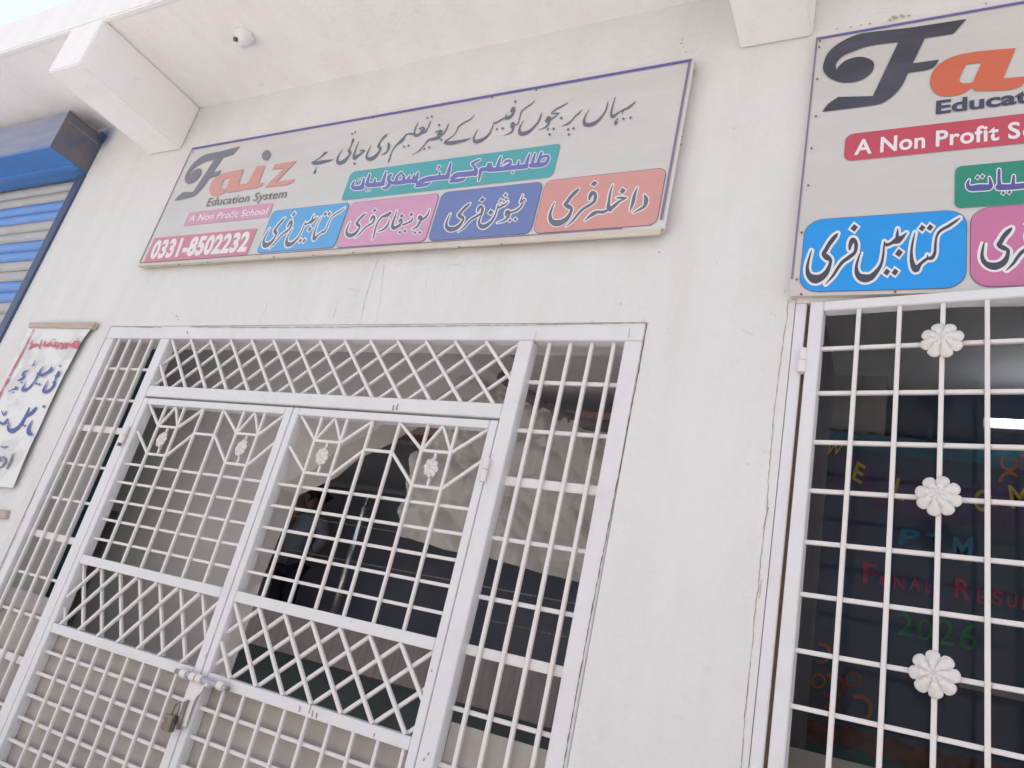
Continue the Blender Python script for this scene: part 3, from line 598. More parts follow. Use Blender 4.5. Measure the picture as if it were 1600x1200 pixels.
def area(name, corners, Y, m, parent, rad=0.0, label=None, edge=None):
    """flat printed panel: corners TL TR BR BL in photo px squared up on the plane, rounded by rad metres"""
    q = [P(*c, Y) for c in corners]; x0 = (q[0].x+q[3].x)/2; x1 = (q[1].x+q[2].x)/2; z1 = (q[0].z+q[1].z)/2; z0 = (q[2].z+q[3].z)/2
    def rr(x0, x1, z0, z1, r, yy):
        if not isinstance(r, (list, tuple)) and r <= 0: return [(x0, yy, z0), (x1, yy, z0), (x1, yy, z1), (x0, yy, z1)]
        rs = r if isinstance(r, (list, tuple)) else (r,)*4     # BL BR TR TL
        out = []
        for (cx, cz, a0), rd in zip(((x0, z0, 180), (x1, z0, 270), (x1, z1, 0), (x0, z1, 90)), rs):
            sx = 1 if cx == x0 else -1; sz = 1 if cz == z0 else -1
            if rd <= 0: out.append((cx, yy, cz)); continue
            for k in range(9): a = math.radians(a0+90*k/8); out.append((cx+sx*rd+rd*math.cos(a), yy, cz+sz*rd+rd*math.sin(a)))
        return out
    if edge: mb = MB(); e = .0016; mb.poly(rr(x0-e, x1+e, z0-e, z1+e, rad if rad == 0 else ([v+e for v in rad] if isinstance(rad, (list, tuple)) else rad+e), Y)); put(name+'_edge', mb, edge, parent); Y -= .0003
    mb = MB(); mb.poly(rr(x0, x1, z0, z1, rad, Y)); return put(name, mb, m, parent, label)
def text(s, bl, br, tl, Y, m, parent, name='lettering', bold=.0, space=1.0, label=None, own=False):
    cu = bpy.data.curves.new(name, 'FONT'); cu.body = s; cu.offset = bold; cu.space_character = space; cu.resolution_u = 4
    o = bpy.data.objects.new(name, cu); C.objects.link(o); dg = bpy.context.evaluated_depsgraph_get()
    me = bpy.data.meshes.new_from_object(o.evaluated_get(dg)); bpy.data.objects.remove(o); me.name = name
    xs = [v.co.x for v in me.vertices]; x0, x1 = min(xs), max(xs)
    cap = bpy.data.curves.new('c', 'FONT'); cap.body = 'E'; cap.offset = bold; oc = bpy.data.objects.new('c', cap); C.objects.link(oc); dg = bpy.context.evaluated_depsgraph_get()
    mc = bpy.data.meshes.new_from_object(oc.evaluated_get(dg)); ys = [v.co.y for v in (me if own else mc).vertices]; y0, y1 = min(ys), max(ys); bpy.data.objects.remove(oc)
    a, b, c = P(*bl, Y), P(*br, Y), P(*tl, Y)
    for v in me.vertices:
        u = (v.co.x-x0)/(x1-x0); t = (v.co.y-y0)/(y1-y0); q = a+(b-a)*u+(c-a)*t; v.co = (q.x, Y, q.z)
    par = list(range(len(me.vertices)))          # letters a hair apart in depth so that touching ones do not share a plane
    def fd(i):
        while par[i] != i: par[i] = par[par[i]]; i = par[i]
        return i
    for p in me.polygons:
        for v in p.vertices[1:]: par[fd(v)] = fd(p.vertices[0])
    ids = {}
    for i, v in enumerate(me.vertices): v.co.y -= .00005*(ids.setdefault(fd(i), len(ids)) % 5)
    me.materials.clear(); me.materials.append(m)
    o = link(name, me, parent)
    if label: o['label'] = label
    return o
def shape(name, pts, f, Y, m, parent, holes=(), label=None):
    """printed letter outline with optional holes, filled as one flat mesh"""
    cu = bpy.data.curves.new(name, 'CURVE'); cu.dimensions = '2D'; cu.fill_mode = 'BOTH'
    for ring in (pts,)+tuple(holes):
        sp = cu.splines.new('POLY'); sp.points.add(len(ring)-1); sp.use_cyclic_u = True
        for i, (x, y) in enumerate(ring): q = P(*f(x, y), Y); sp.points[i].co = (q.x, q.z, 0, 1)
    o = bpy.data.objects.new(name, cu); C.objects.link(o); dg = bpy.context.evaluated_depsgraph_get()
    me = bpy.data.meshes.new_from_object(o.evaluated_get(dg)); bpy.data.objects.remove(o); me.name = name
    for v in me.vertices: v.co = (v.co.x, Y, v.co.y)
    me.materials.clear(); me.materials.append(m); o = link(name, me, parent)
    if label: o['label'] = label
    return o
def smooth_ring(p, n=5):
    out = []; N = len(p)
    for i in range(N):
        p0, p1, p2, p3 = p[(i-1) % N], p[i], p[(i+1) % N], p[(i+2) % N]
        if p1[-1] == 'c' and p2[-1] == 'c' and len(p1) == 3: out.append(p1[:2]); continue
        for k in range(n):
            t = k/n
            a = p1 if (len(p1) == 3) else p0; d = p2 if (len(p2) == 3) else p3
            out.append(tuple(.5*((2*p1[j])+(-a[j]+p2[j])*t+(2*a[j]-5*p1[j]+4*p2[j]-d[j])*t*t+(-a[j]+3*p1[j]-3*p2[j]+d[j])*t**3) for j in (0, 1)))
    return out

# ------------------------------------------------------------------ banner over the gate
YB = -.034
b1 = thing('school_banner', 'wide faded school banner over the gate with phone number and four coloured boxes', 'banner', (-1.86, YB, 3.05))
BX0, BX1 = P(298, 234, YB).x, P(1086.5, 90, YB).x; BZ1 = P(1086.5, 89, YB).z-.001; BZ0 = P(215, 414, YB).z
def sheet(x0, x1, z0, z1, y, amp, fn, nx=90, nz=28):
    m = MB()
    for j in range(nz+1):
        for i in range(nx+1):
            x = x0+(x1-x0)*i/nx; z = z0+(z1-z0)*j/nz; m.v.append((x, y+.0018-amp*fn(i/nx, j/nz), z))
    for j in range(nz):
        for i in range(nx): k = j*(nx+1)+i; m.f.append((k, k+1, k+nx+2, k+nx+1))
    return m
def wr1(u, v):
    e = max(0, 1-v*9)*abs(mn.noise(Vector((u*26, v*6, 1))))+max(0, 1-(1-v)*8)*abs(mn.noise(Vector((u*14+v*9, v*4, 2))))
    return 1.4*e+.35*max(0, 1-u*12)*abs(mn.noise(Vector((u*20, v*12, 3))))+.25*abs(mn.noise(Vector((u*5, v*8, 4))))
put('flex_sheet', sheet(BX0, BX1, BZ0, BZ1, YB, .0013, wr1), M['flex'], b1, smooth=True)
for nm, a in (('batten', (BX0+.002, BX1-.003, YB+.007, -.013, BZ0-.005, BZ0+.02)), ('batten', (BX0+.002, BX1-.002, YB+.007, -.006, BZ1-.03, BZ1-.002)), ('batten', (BX0+.002, BX0+.03, YB+.007, -.006, BZ0+.0205, BZ1-.0305)), ('batten', (BX1-.042, BX1-.014, YB+.007, -.006, BZ0+.0205, BZ1-.0305))):
    put(nm, box(*a), M['wood'], b1, bevel=.002)
w_ = MB().prism([(BX0+.003, YB-.001, BZ0-.006), (BX1-.012, YB-.001, BZ0-.020), (BX1-.012, YB-.001, BZ0-.0005), (BX0+.003, YB-.001, BZ0-.0005)], .0065)
put('bottom_trim', w_, M['wood'], b1)
YP = YB-.0005
put('border_line', MB().quad((BX0+.004, YP, BZ1-.014), (BX1-.008, YP, BZ1-.014), (BX1-.008, YP, BZ1-.004), (BX0+.004, YP, BZ1-.004)) or MB(), M['i_line'], b1) if False else None
def line(x0, x1, z0, z1, m, par, Y): mb = MB(); mb.quad((x0, Y, z0), (x1, Y, z0), (x1, Y, z1), (x0, Y, z1)); return put('border_line', mb, m, par)
line(BX0+.010, BX1-.010, BZ1-.016, BZ1-.004, M['i_line'], b1, YP)
line(BX0+.004, BX0+.0098, BZ0+.012, BZ1-.004, M['i_line2'], b1, YP)
line(BX1-.020, BX1-.012, BZ0+.03, BZ1-.0165, M['i_line2'], b1, YP)
line(BX0+.010, BX1-.13, BZ0+.008, BZ0+.0115, M['i_line2'], b1, YP)
ZA = zoomf(480, 180, 10); ZB = zoomf(620, 150, 10); ZC = zoomf(740, 130, 10); ZD = zoomf(850, 120, 10); ZE = zoomf(530, 210, 8.8889); ZF = zoomf(700, 200, 8.8889)
ln = dict(Y=YP, m=M['i_dark'], parent=b1)
writing('lettering', [[(300,580,26),(262,600,26),(210,650,14),(130,710,16),(82,745,36),(160,745,50),(260,722,46),(340,708,28),(405,688,6)], [(150,805,6),(130,850,12),(120,880,34),(105,905,22)],
    [(550,535,4),(500,610,16),(470,680,28),(480,740,50),(540,735,58),(600,690,40),(650,630,22),(672,580,36),(648,560,40),(665,510,14),(700,430,20),(712,390,34),(722,360,12)],
    [(808,410,6),(770,490,14),(745,570,22),(725,630,34),(738,668,56)], [(738,668,52),(800,625,34),(850,590,22),(888,555,16)], [(905,548,10),(850,545,22),(820,558,10)],
    [(1005,460,4),(960,540,14),(930,620,24),(935,670,44),(990,680,56),(1060,640,46),(1120,570,26),(1142,510,34),(1115,490,46),(1130,430,20),(1180,360,26),(1220,320,32),(1248,292,8)],
    [(1268,436,22),(1275,480,42),(1250,560,24),(1200,600,16),(1150,620,4)]],
    [(700,288,30),(748,262,30),(738,755,36)], ZA, label='end of the slate Urdu heading line', **ln)
writing('lettering', [[(330,410,6),(295,490,18),(270,570,26),(285,615,44),(340,600,34),(385,575,30),(440,560,24),(480,500,16),(510,430,14),(530,390,8)],
    [(345,515,14),(400,490,26),(425,515,34),(385,550,34),(375,580,26)],
    [(280,590,30),(210,590,24),(150,600,16),(110,650,30),(80,690,48),(40,725,34),(-20,775,18),(-80,870,14),(-110,960,18),(-138,1035,16)],
    [(808,430,10),(780,500,18),(740,570,20),(690,605,34),(640,650,46),(560,670,40),(490,690,24),(430,760,14),(350,850,14),(235,918,6)], [(600,565,14),(660,545,26),(700,545,30),(655,590,36),(640,640,40)],
    [(1215,290,6),(1150,360,14),(1040,420,18),(960,480,18),(930,550,14),(890,610,12),(810,665,14),(748,728,34),(830,735,56),(950,715,50),(1060,690,34),(1155,658,6)]],
    [(475,340,32),(545,318,34),(112,790,36),(180,775,36),(660,452,38),(690,680,38),(430,825,36),(505,800,36)], ZB, label='middle of the slate Urdu heading line', **ln)
writing('lettering', [[(75,705,4),(25,790,16),(0,860,28),(25,910,56),(100,895,52),(180,850,34),(250,780,22),(290,690,14),(315,610,10)], [(315,600,10),(325,625,26),(380,600,22),(430,570,24),(470,550,22),(510,545,44),(560,530,46),(610,480,30),(635,420,28),(620,385,44),(590,440,38)], [(515,475,8),(500,530,28)],
    [(960,265,6),(900,325,18),(800,390,16),(745,445,16),(720,540,16),(690,630,18),(650,650,16)], [(590,690,30),(600,640,44),(625,625,36),(618,680,30),(600,750,26),(540,790,16),(470,815,5)],
    [(785,575,6),(745,640,16),(715,710,28),(730,780,60),(800,780,56),(880,740,40),(960,660,26),(1010,600,24),(1040,530,26),(1062,460,8)],
    [(1475,300,8),(1400,345,18),(1310,390,22),(1240,440,18),(1215,472,12),(1270,468,18),(1335,465,14)], [(1325,468,14),(1270,520,18),(1200,560,24)], [(1130,600,30),(1160,545,46),(1190,530,30),(1180,590,30),(1150,660,26),(1080,705,14),(1000,725,4)]],
    [(650,288,42),(362,718,38),(450,705,40),(1160,720,40),(1250,712,40),(1185,798,40),(1368,540,44)], ZC, label='third group of the slate Urdu heading line', **ln)
writing('lettering', [[(595,505,6),(540,570,20),(480,620,20),(430,680,18),(370,730,26),(270,772,4)], [(705,510,6),(655,590,16),(625,670,30),(640,740,58),(730,745,58),(820,700,44),(900,620,26),(960,530,22),(985,450,20),(1000,385,8)],
    [(1115,315,8),(1085,400,16),(1060,500,22),(1048,590,36),(1075,618,52),(1130,580,26),(1190,540,18),(1250,510,24),(1300,490,30),(1380,430,26),(1430,380,6)], [(1240,515,20),(1220,590,6)], [(1160,640,8),(1120,690,26),(1110,735,28),(1150,705,16)]],
    [(375,820,40),(460,805,40),(390,898,40),(1240,655,40),(1350,635,40)], ZD, label='first words of the slate Urdu heading line', **ln)
# green band
ef = lambda l, s, ox, oy: [(ox+x/s, oy+y/s) for x, y in l]
area('green_band', ef([(160, 525)], 8.8889, 530, 210)+ef([(1572, 207), (1448, 675)], 8.8889, 700, 200)+ef([(29, 918)], 8.8889, 530, 210), YP, M['i_green'], b1, [.012, .022, .014, .022])
YT = YP-.0003
writing('lettering', [[(1300,340,26),(1270,420,34),(1250,490,40)], [(1155,520,52),(1260,512,56),(1355,490,44),(1395,420,34),(1380,388,32),(1310,400,28),(1270,440,26)], [(1210,355,20),(1185,430,32),(1165,510,40)],
    [(1135,360,20),(1105,440,34),(1085,520,48)], [(1085,530,54),(1000,540,54),(880,552,52),(760,565,50),(600,580,48),(530,575,40)], [(985,460,18),(970,530,36)],
    [(775,490,20),(810,460,30),(865,455,30),(862,500,34),(800,535,36)], [(735,400,20),(710,470,34),(690,550,46)], [(600,490,20),(572,520,40),(530,570,46),(465,580,46),(440,660,28),(425,730,18)], [(560,500,28),(602,540,36),(590,590,34)],
    [(440,440,20),(380,470,30),(335,500,28),(370,540,30),(388,590,46),(375,640,50)], [(370,625,60),(250,640,60),(130,650,56),(55,700,46)], [(30,745,24),(120,730,40),(200,715,34),(240,695,12)]],
    [(900,617,32)], ZF, YT, M['i_gtext'], b1, 'right half of the outlined Urdu line on the green band', M['i_white'], 12, fat=1.22)
writing('lettering', [[(1550,400,20),(1530,480,34),(1505,570,46),(1490,610,30)], [(1500,590,54),(1380,600,56),(1250,615,56),(1160,640,50),(1090,690,46)], [(1065,725,24),(1150,705,40),(1220,690,34),(1270,665,12)], [(1400,520,16),(1390,570,28)], [(1365,480,10),(1385,450,28),(1400,440,18)],
    [(1095,530,20),(1080,590,38),(1050,650,48)], [(1045,560,18),(1030,620,36)], [(980,575,18),(960,620,36)], [(1060,645,50),(960,650,48),(860,665,48),(760,675,44)], [(860,530,22),(900,590,32),(880,650,38)], [(850,540,22),(800,600,32),(790,650,38)],
    [(725,560,26),(690,590,38),(690,640,42),(720,670,40)], [(700,690,42),(650,745,32),(600,745,18)], [(650,520,20),(625,600,34),(600,680,44)], [(600,685,52),(500,698,52),(400,705,48)], [(500,620,18),(490,680,34)], [(425,550,18),(400,630,32),(385,700,44)],
    [(345,610,18),(330,690,40),(310,730,44)], [(320,735,52),(240,745,50),(190,735,42),(190,690,26),(215,650,14)]],
    [(385,780,26),(425,775,26),(270,632,26),(310,622,26)], ZE, YT, M['i_gtext'], b1, 'left half of the outlined Urdu line on the green band', M['i_white'], 11, fat=1.22)
# the four boxes
def z8(l, ox, oy, s=8.8889): return ef(l, s, ox, oy)
bl_box = ef([(368, 191), (1546, 75), (1334, 768), (112, 847)], 10, 390, 310)
area('blue_box', bl_box, YP, M['i_blue'], b1, .020, edge=M['i_out'])
area('pink_box', z8([(252, 245), (1469, 110), (1288, 775), (57, 857)], 520, 290), YP, M['i_pink'], b1, .020, edge=M['i_out'])
area('periwinkle_box', z8([(184, 278), (1583, 123), (1411, 842), (-9, 943)], 670, 270), YP, M['i_peri'], b1, .024, edge=M['i_out'])
area('salmon_box', ef([(201, 242), (1579, 82), (1454, 735), (57, 833)], 7.2727, 825, 250), YP, M['i_salm'], b1, .026, edge=M['i_out'])
FREE = [[(160,410,8),(138,480,18),(122,560,28),(135,625,48),(185,662,78),(245,648,62),(295,600,44),(325,530,28),(326,490,34),(300,470,52),(270,440,40),(290,400,36),(315,355,36),(350,308,38),(378,275,28),(394,255,8)],
        [(500,395,20),(508,350,36),(530,315,46),(552,330,34),(558,370,34),(545,425,30),(500,465,34),(440,508,30),(395,565,26),(350,635,22),(285,708,6)]]
FDOT = [(541,205,58)]
KIT = [[(602,415,8),(575,490,18),(560,560,28),(575,625,50),(625,655,72),(690,645,58),(745,590,38),(782,530,26),(800,450,20),(806,380,16),(812,330,10)], [(812,338,14),(828,356,30),(858,350,26),(885,335,32),(930,315,60),(975,285,30),(1008,250,8)], [(930,215,8),(926,270,28),(925,320,40)],
       [(1084,250,8),(1064,330,18),(1052,420,24),(1058,510,40),(1090,575,58),(1130,530,30),(1165,500,26),(1195,480,26),(1238,470,34),(1262,420,26),(1267,340,22),(1280,275,20),(1315,228,24),(1390,185,26),(1445,148,22),(1485,118,8)], [(1195,450,8),(1198,480,20)]]
KDOT = [(940,430,62),(832,600,54),(905,600,54),(1147,207,52),(1218,203,52)]
fB = affine([(160,410),(285,708),(541,205),(1480,120),(1090,600),(625,690)], ef([(318,460),(305,790),(690,250),(1480,150),(1010,655),(590,750)], 10, 390, 310))
def gro(px, fun):                                   # outline growth in the tracing's own units
    a = fun(0, 0); b = fun(100, 0); return px*100/math.hypot(b[0]-a[0], b[1]-a[1])
KW = dict(Y=YT, m=M['i_dark'], parent=b1, outline=M['i_white'])
writing('lettering', FREE+KIT, FDOT+KDOT, fB, label='Urdu words in the blue box', grow=gro(1.8, fB), **KW)
def free_at(anch, s, ox, oy, lab):
    f = affine([(160,410),(285,708),(541,205)], ef(anch, s, ox, oy)); writing('lettering', FREE, FDOT, f, label=lab, grow=gro(1.9, f), **KW)
free_at([(243,500),(308,725),(583,345)], 8.8889, 520, 290, 'Urdu word at the left of the pink box')
free_at([(300,565),(410,820),(742,372)], 8.8889, 670, 270, 'Urdu word at the left of the periwinkle box')
free_at([(300,482),(435,755),(752,268)], 7.2727, 825, 250, 'Urdu word at the left of the salmon box')
writing('lettering', [[(1325,400,20),(1342,450,50),(1325,520,34),(1270,560,24),(1195,600,8)], [(1245,310,8),(1210,400,32),(1192,480,38),(1160,575,10)], [(1005,430,10),(1060,428,28),(1125,430,12)], [(1112,435,12),(1040,470,24),(980,520,38),(930,560,40)], [(965,280,8),(935,370,24),(920,470,30),(915,540,46),(935,568,40)], [(900,570,28),(850,592,34),(790,590,34),(740,612,44),(700,640,28),(645,690,8)]],
    [(1075,350,62)], zoomf(825, 250, 7.2727), YT, M['i_dark'], b1, 'Urdu word at the right of the salmon box', M['i_white'], 14)
writing('lettering', [[(1308,305,10),(1292,350,14),(1265,415,12),(1315,372,22),(1338,385,10),(1290,412,10)], [(1300,430,22),(1262,490,26),(1200,530,28),(1140,548,22)], [(1070,590,30),(1082,545,44),(1115,540,34),(1108,600,34),(1050,660,26),(950,697,8)],
    [(962,440,12),(968,485,24),(1010,462,24),(1060,440,24),(1105,400,10)], [(1015,425,8),(1018,455,16)], [(745,560,8),(715,620,18),(697,690,34),(732,745,62),(800,730,52),(870,670,34),(920,590,22),(948,500,16),(962,440,10)]],
    [(1125,660,42),(1200,645,42),(1000,385,40),(1075,368,40),(1066,308,42),(860,550,62)], zoomf(670, 270, 8.8889), YT, M['i_dark'], b1, 'Urdu word at the right of the periwinkle box', M['i_white'], 17)
writing('lettering', [[(1345,330,8),(1320,400,24),(1275,450,28),(1225,480,22)], [(1190,460,30),(1212,432,44),(1232,455,34),(1200,520,30),(1170,570,26),(1100,605,8)], [(1110,440,12),(1090,490,24),(1030,520,24),(975,545,24)], [(920,500,26),(945,470,34),(960,505,24),(920,550,30),(870,580,38)],
    [(890,350,8),(860,440,22),(832,520,30),(835,585,50),(880,580,38),(930,555,28)], [(785,470,10),(760,550,26),(700,610,26),(625,640,8)], [(800,375,30),(750,410,46),(680,440,24),(625,510,20),(590,600,20),(572,680,22),(552,742,12)]],
    [(1140,655,40),(1210,650,40),(1090,400,46),(955,420,46),(930,645,40),(1000,630,40)], zoomf(520, 290, 8.8889), YT, M['i_dark'], b1, 'Urdu words at the right of the pink box', M['i_white'], 15)
# logo
F_ = [(1240,118,'c'),(1160,210,'c'),(980,238,'c'),(905,395,'c'),(1068,372,'c'),(1045,410),(1000,435),(875,455,'c'),(840,530),(790,590),(720,640),(640,660),(340,698,'c'),(375,650),(440,605,'c'),(655,600,'c'),(815,262,'c'),(640,285),(520,325),(460,355),(425,400),(430,438,'c'),(445,410),(490,375),(560,355),(620,362),(660,390),(655,440),(610,485),(540,512),(460,515),(390,490),(350,450),(345,405),(375,330),(450,265),(560,215),(680,195),(900,170)]
A_ = [(1548,300,'c'),(1470,490,'c'),(1620,475,'c'),(1590,530),(1500,560),(1300,568,'c'),(1272,545,'c'),(1240,570),(1180,595),(1100,600),(1045,580),(1015,535),(1020,470),(1060,410),(1150,355),(1280,325),(1400,312)]
AH = [(1238,402,'c'),(1335,390,'c'),(1280,515,'c'),(1220,520),(1198,505),(1205,470)]
Z2 = zoomf(1200, 0, 4)
fL = affine([(1240,118),(340,698),(345,430),(815,262),(1065,380)], ef([(955,55),(325,570),(422,350),(712,158),(768,300)], 6.1538, 220, 220))
fA = affine([(1548,300),(1015,535),(1272,545),(1470,490),(1150,355)], ef([(1003,265),(672,480),(815,478),(925,432),(735,340)], 6.1538, 220, 220))
shape('lettering', smooth_ring(F_), fL, YP-.0003, M['i_logo'], b1, label='large faded navy capital F of the logo')
shape('lettering', smooth_ring(A_), fA, YP-.0002, M['i_oran'], b1, (smooth_ring(AH),), 'salmon letter a of the logo')
Z1 = zoomf(220, 220, 6.1538)
shape('lettering', [(1115,245),(1197,238),(1130,410),(1188,402),(1165,432),(1110,455),(985,470),(1075,318),(1095,285)], Z1, YP-.00032, M['i_oran'], b1, label='salmon letter i of the logo')
shape('lettering', [(1290,225),(1500,190),(1305,393),(1482,368),(1455,400),(1400,425),(1190,447),(1375,262),(1262,276)], Z1, YP-.00044, M['i_oran'], b1, label='salmon letter z of the logo')
shape('letter_dot', [(1207+math.cos(t/20*2*math.pi)*42+math.sin(t/20*2*math.pi)*-8, 138+math.sin(t/20*2*math.pi)*50) for t in range(20)], Z1, YP-.0002, M['i_logo'], b1)
def tz(s, bl, br, tl, f, *a, **k): return text(s, f(*bl), f(*br), f(*tl), *a, **k)
tz('Education System', (625,630), (1392,546), (656,552), Z1, YP, M['i_ed'], b1, bold=.012, space=1.03, label='grey words under the logo')
area('pink_strip', ef([(462, 690), (1278, 597), (1222, 738), (416, 811)], 6.1538, 220, 220), YP, M['i_strip'], b1, [.0, .004, .010, .010])
tz('A Non Profit School', (455,778), (1205,706), (484,716), Z1, YT, M['i_white'], b1, bold=.012, space=1.04, label='pale words on the pink strip')
area('phone_panel', ef([(130, 936), (1117, 842), (1018, 1099), (28, 1168)], 6.1538, 220, 220), YP, M['i_phone'], b1, 0)
tz('0331-8502232', (75,1142), (1005,1068), (145,958), Z1, YT, M['i_white'], b1, bold=.045, space=1.06, own=True, label='white phone number on the red panel')

# ------------------------------------------------------------------ banner over the window
YW = -.026
b2 = thing('window_banner', 'school banner over the barred window, brighter than the one over the gate', 'banner', (.8, YW, 3))
x0 = P(1275, 60, YW).x; z1 = P(1276, 57, YW).z; z0 = P(1246, 462, YW).z; x1 = 2.2
def wr2(u, v): return 1.2*max(0, 1-u*22)*abs(mn.noise(Vector((u*30, v*9, 7))))+.3*abs(mn.noise(Vector((u*5+v*3, v*7, 4))))
put('flex_sheet', sheet(x0, x1, z0, z1, YW, .0013, wr2, 110, 40), M['flex2'], b2, smooth=True)
for a in ((x0+.002, x1, YW+.007, -.003, z1-.028, z1-.003), (x0+.002, x0+.03, YW+.007, -.003, z0+.02, z1-.029), (x0+.002, x1, YW+.007, -.003, z0+.004, z0+.0195)): put('batten', box(*a), M['wood'], b2)
YQ = YW-.0005; YR = YQ-.0003
line(x0+.006, x1, z1-.014, z1-.0055, M['i_line'], b2, YQ); line(x0+.0005, x0+.0055, z0+.05, z1-.004, M['i_line2'], b2, YQ)
shape('lettering', smooth_ring(F_), Z2, YQ-.0003, M['i_logo2'], b2, label='large navy capital F of the logo')
shape('lettering', smooth_ring(A_), Z2, YQ-.0002, M['i_oran2'], b2, (smooth_ring(AH),), 'orange letter a of the logo')
tz('Educat', (1048,715), (1632,640), (1052,630), Z2, YQ, M['i_ed2'], b2, bold=.03, label='navy word under the logo')
area('crimson_strip', ef([(482, 845), (2400, 610), (2400, 800), (474, 1018)], 4, 1200, 0), YQ, M['i_red2'], b2, [.022]*4)
tz('A Non Profit S', (538,970), (1578,862), (545,875), Z2, YR, M['i_white'], b2, bold=.022, space=1.05, label='white words on the crimson strip')
tz('c', (1592,860), (1650,855), (1594,768), Z2, YR, M['i_white'], b2, bold=.03)
area('green_band', [(1493, 260.5), (1900, 222), (1900, 300), (1491, 323)], YQ, M['i_green2'], b2, [.016]*4)
ZY = zoomf(1480, 230, 5)
writing('lettering', [[(172,255,10),(160,290,28),(180,320,42),(250,315,50),(330,310,44),(338,275,28),(330,238,14)], [(405,180,24),(405,250,26),(410,310,34)], [(400,312,46),(500,310,44),(600,300,44),(700,290,44)], [(520,225,18),(515,290,32)]],
    [(237,235,26),(275,228,26),(437,357,26),(485,352,26)], ZY, YR, M['i_gtext2'], b2, 'outlined indigo Urdu word on the green band', M['i_white'], 9)
area('blue_box', ef([(106, 140), (1548, 42), (1530, 740), (52, 775)], 5.7143, 1240, 320), YQ, M['i_blue2'], b2, .044, edge=M['i_out'])
area('pink_box', ef([(188, 478), (1300, 405), (1300, 1060), (180, 1094)], 5, 1480, 230), YQ, M['i_pink2'], b2, .042, edge=M['i_out'])
Z6 = zoomf(1240, 320, 5.7143)
writing('lettering', FREE+KIT, FDOT+KDOT, Z6, YR, M['i_dark2'], b2, 'large dark Urdu words in the bright blue box', M['i_white'], 22)
f2 = affine([(160,410),(285,708),(394,255)], ef([(290,742),(460,963),(505,628)], 5, 1480, 230))
writing('lettering', FREE, FDOT, f2, YR, M['i_dark2'], b2, 'dark Urdu letters at the left of the magenta box', M['i_white'], 24)
nl = MB()
for x, y in ((1281, 64.5), (1277, 124), (1275, 182), (1268, 232), (1263, 290), (1252.5, 363.5), (1245, 437), (1252, 460), (1399, 456), (1280, 74)): q = P(x, y, YW-.002); nl.tube(q, q+Vector((0, -.003, 0)), .0028, 8)
put('nail_heads', nl, M['rust'], b2)['kind'] = 'stuff'
nl = MB()
for x, y in ((769, 153), (838, 141), (583, 184), (302, 238), (428, 402), (490, 399), (552, 395), (718, 386), (784, 382), (325, 410), (280, 413)): q = P(x, y, YB-.002); nl.tube(q, q+Vector((0, -.003, 0)), .0026, 8)
put('nail_heads', nl, M['rust'], b1)['kind'] = 'stuff'

# ------------------------------------------------------------------ hanging notice on the left
YO = -.02
ps = thing('hanging_notice', 'vertical paper notice with red and blue Urdu lettering hanging left of the gate', 'notice', (-3.45, YO, 1.7))
put('wooden_strip', MB().prism([P(*c, YO-.006) for c in [(46, 503.5), (149, 503), (143, 513), (43.5, 511.5)]], .02), M['strip'], ps, bevel=.001)
rt = [(143, 512), (136, 521), (129, 531), (115, 557), (100, 585), (75, 636), (50, 691), (30, 737), (19, 762)]
lt_ = [(44, 512), (36, 530), (27, 550), (10, 585), (-16, 645), (-45, 705), (-70, 760), (-85, 790), (-92, 750)]
m = MB(); nv = 60; nu = 24
for j in range(nv+1):
    v = j/nv; a = along(lt_, v); b = along(rt, v)
    if v > .9: a = lerp(a, (a[0], 752), (v-.9)*10)
    for i in range(nu+1):
        u = i/nu; q = P(*lerp(a, b, u), YO); curl = .012*max(0, (u-.8)/.2)**2*max(0, v*3 if v < .33 else 1)
        m.v.append((q.x, YO+.002-.003*mn.noise(Vector((q.x*8, q.z*6, 0)))-curl*.0, q.z))
for j in range(nv):
    for i in range(nu): k = j*(nu+1)+i; m.f.append((k, k+1, k+nu+2, k+nu+1))
put('paper_sheet', m, M['poster'], ps, smooth=True)
ZP = zoomf(0, 490, 4.2833); YO2 = YO-.0035
put('red_margin', ribbon([(52.5, 514), (40, 540), (14, 588)], 2.3, YO2, jit=.05), M['i_pred'], ps); put('red_margin', ribbon([(13.5, 590), (0, 615), (-30, 675)], 2.6, YO2, jit=.05), M['i_pred'], ps)
Z5 = zoomf(0, 480, 7.5)
writing('lettering', [[(335,492,10),(372,455,22),(440,440,26)], [(375,390,8),(362,440,16),(430,432,20)], [(485,380,10),(476,420,14),(460,480,16)], [(530,395,12),(512,450,22),(560,440,26),(575,410,10)], [(592,400,12),(600,445,26),(640,448,26),(645,400,12)], [(672,410,12),(685,445,18),(655,485,14)], [(715,425,28),(735,440,24),(705,490,12)], [(765,420,22),(770,455,20),(740,488,12)],
     [(790,430,34),(850,455,40),(900,455,44),(920,415,30),(880,400,18),(850,430,16)]], [(612,378,16),(640,375,16),(905,368,16)], Z5, YO2, M['i_pred'], ps, 'red outlined Urdu heading of the notice')
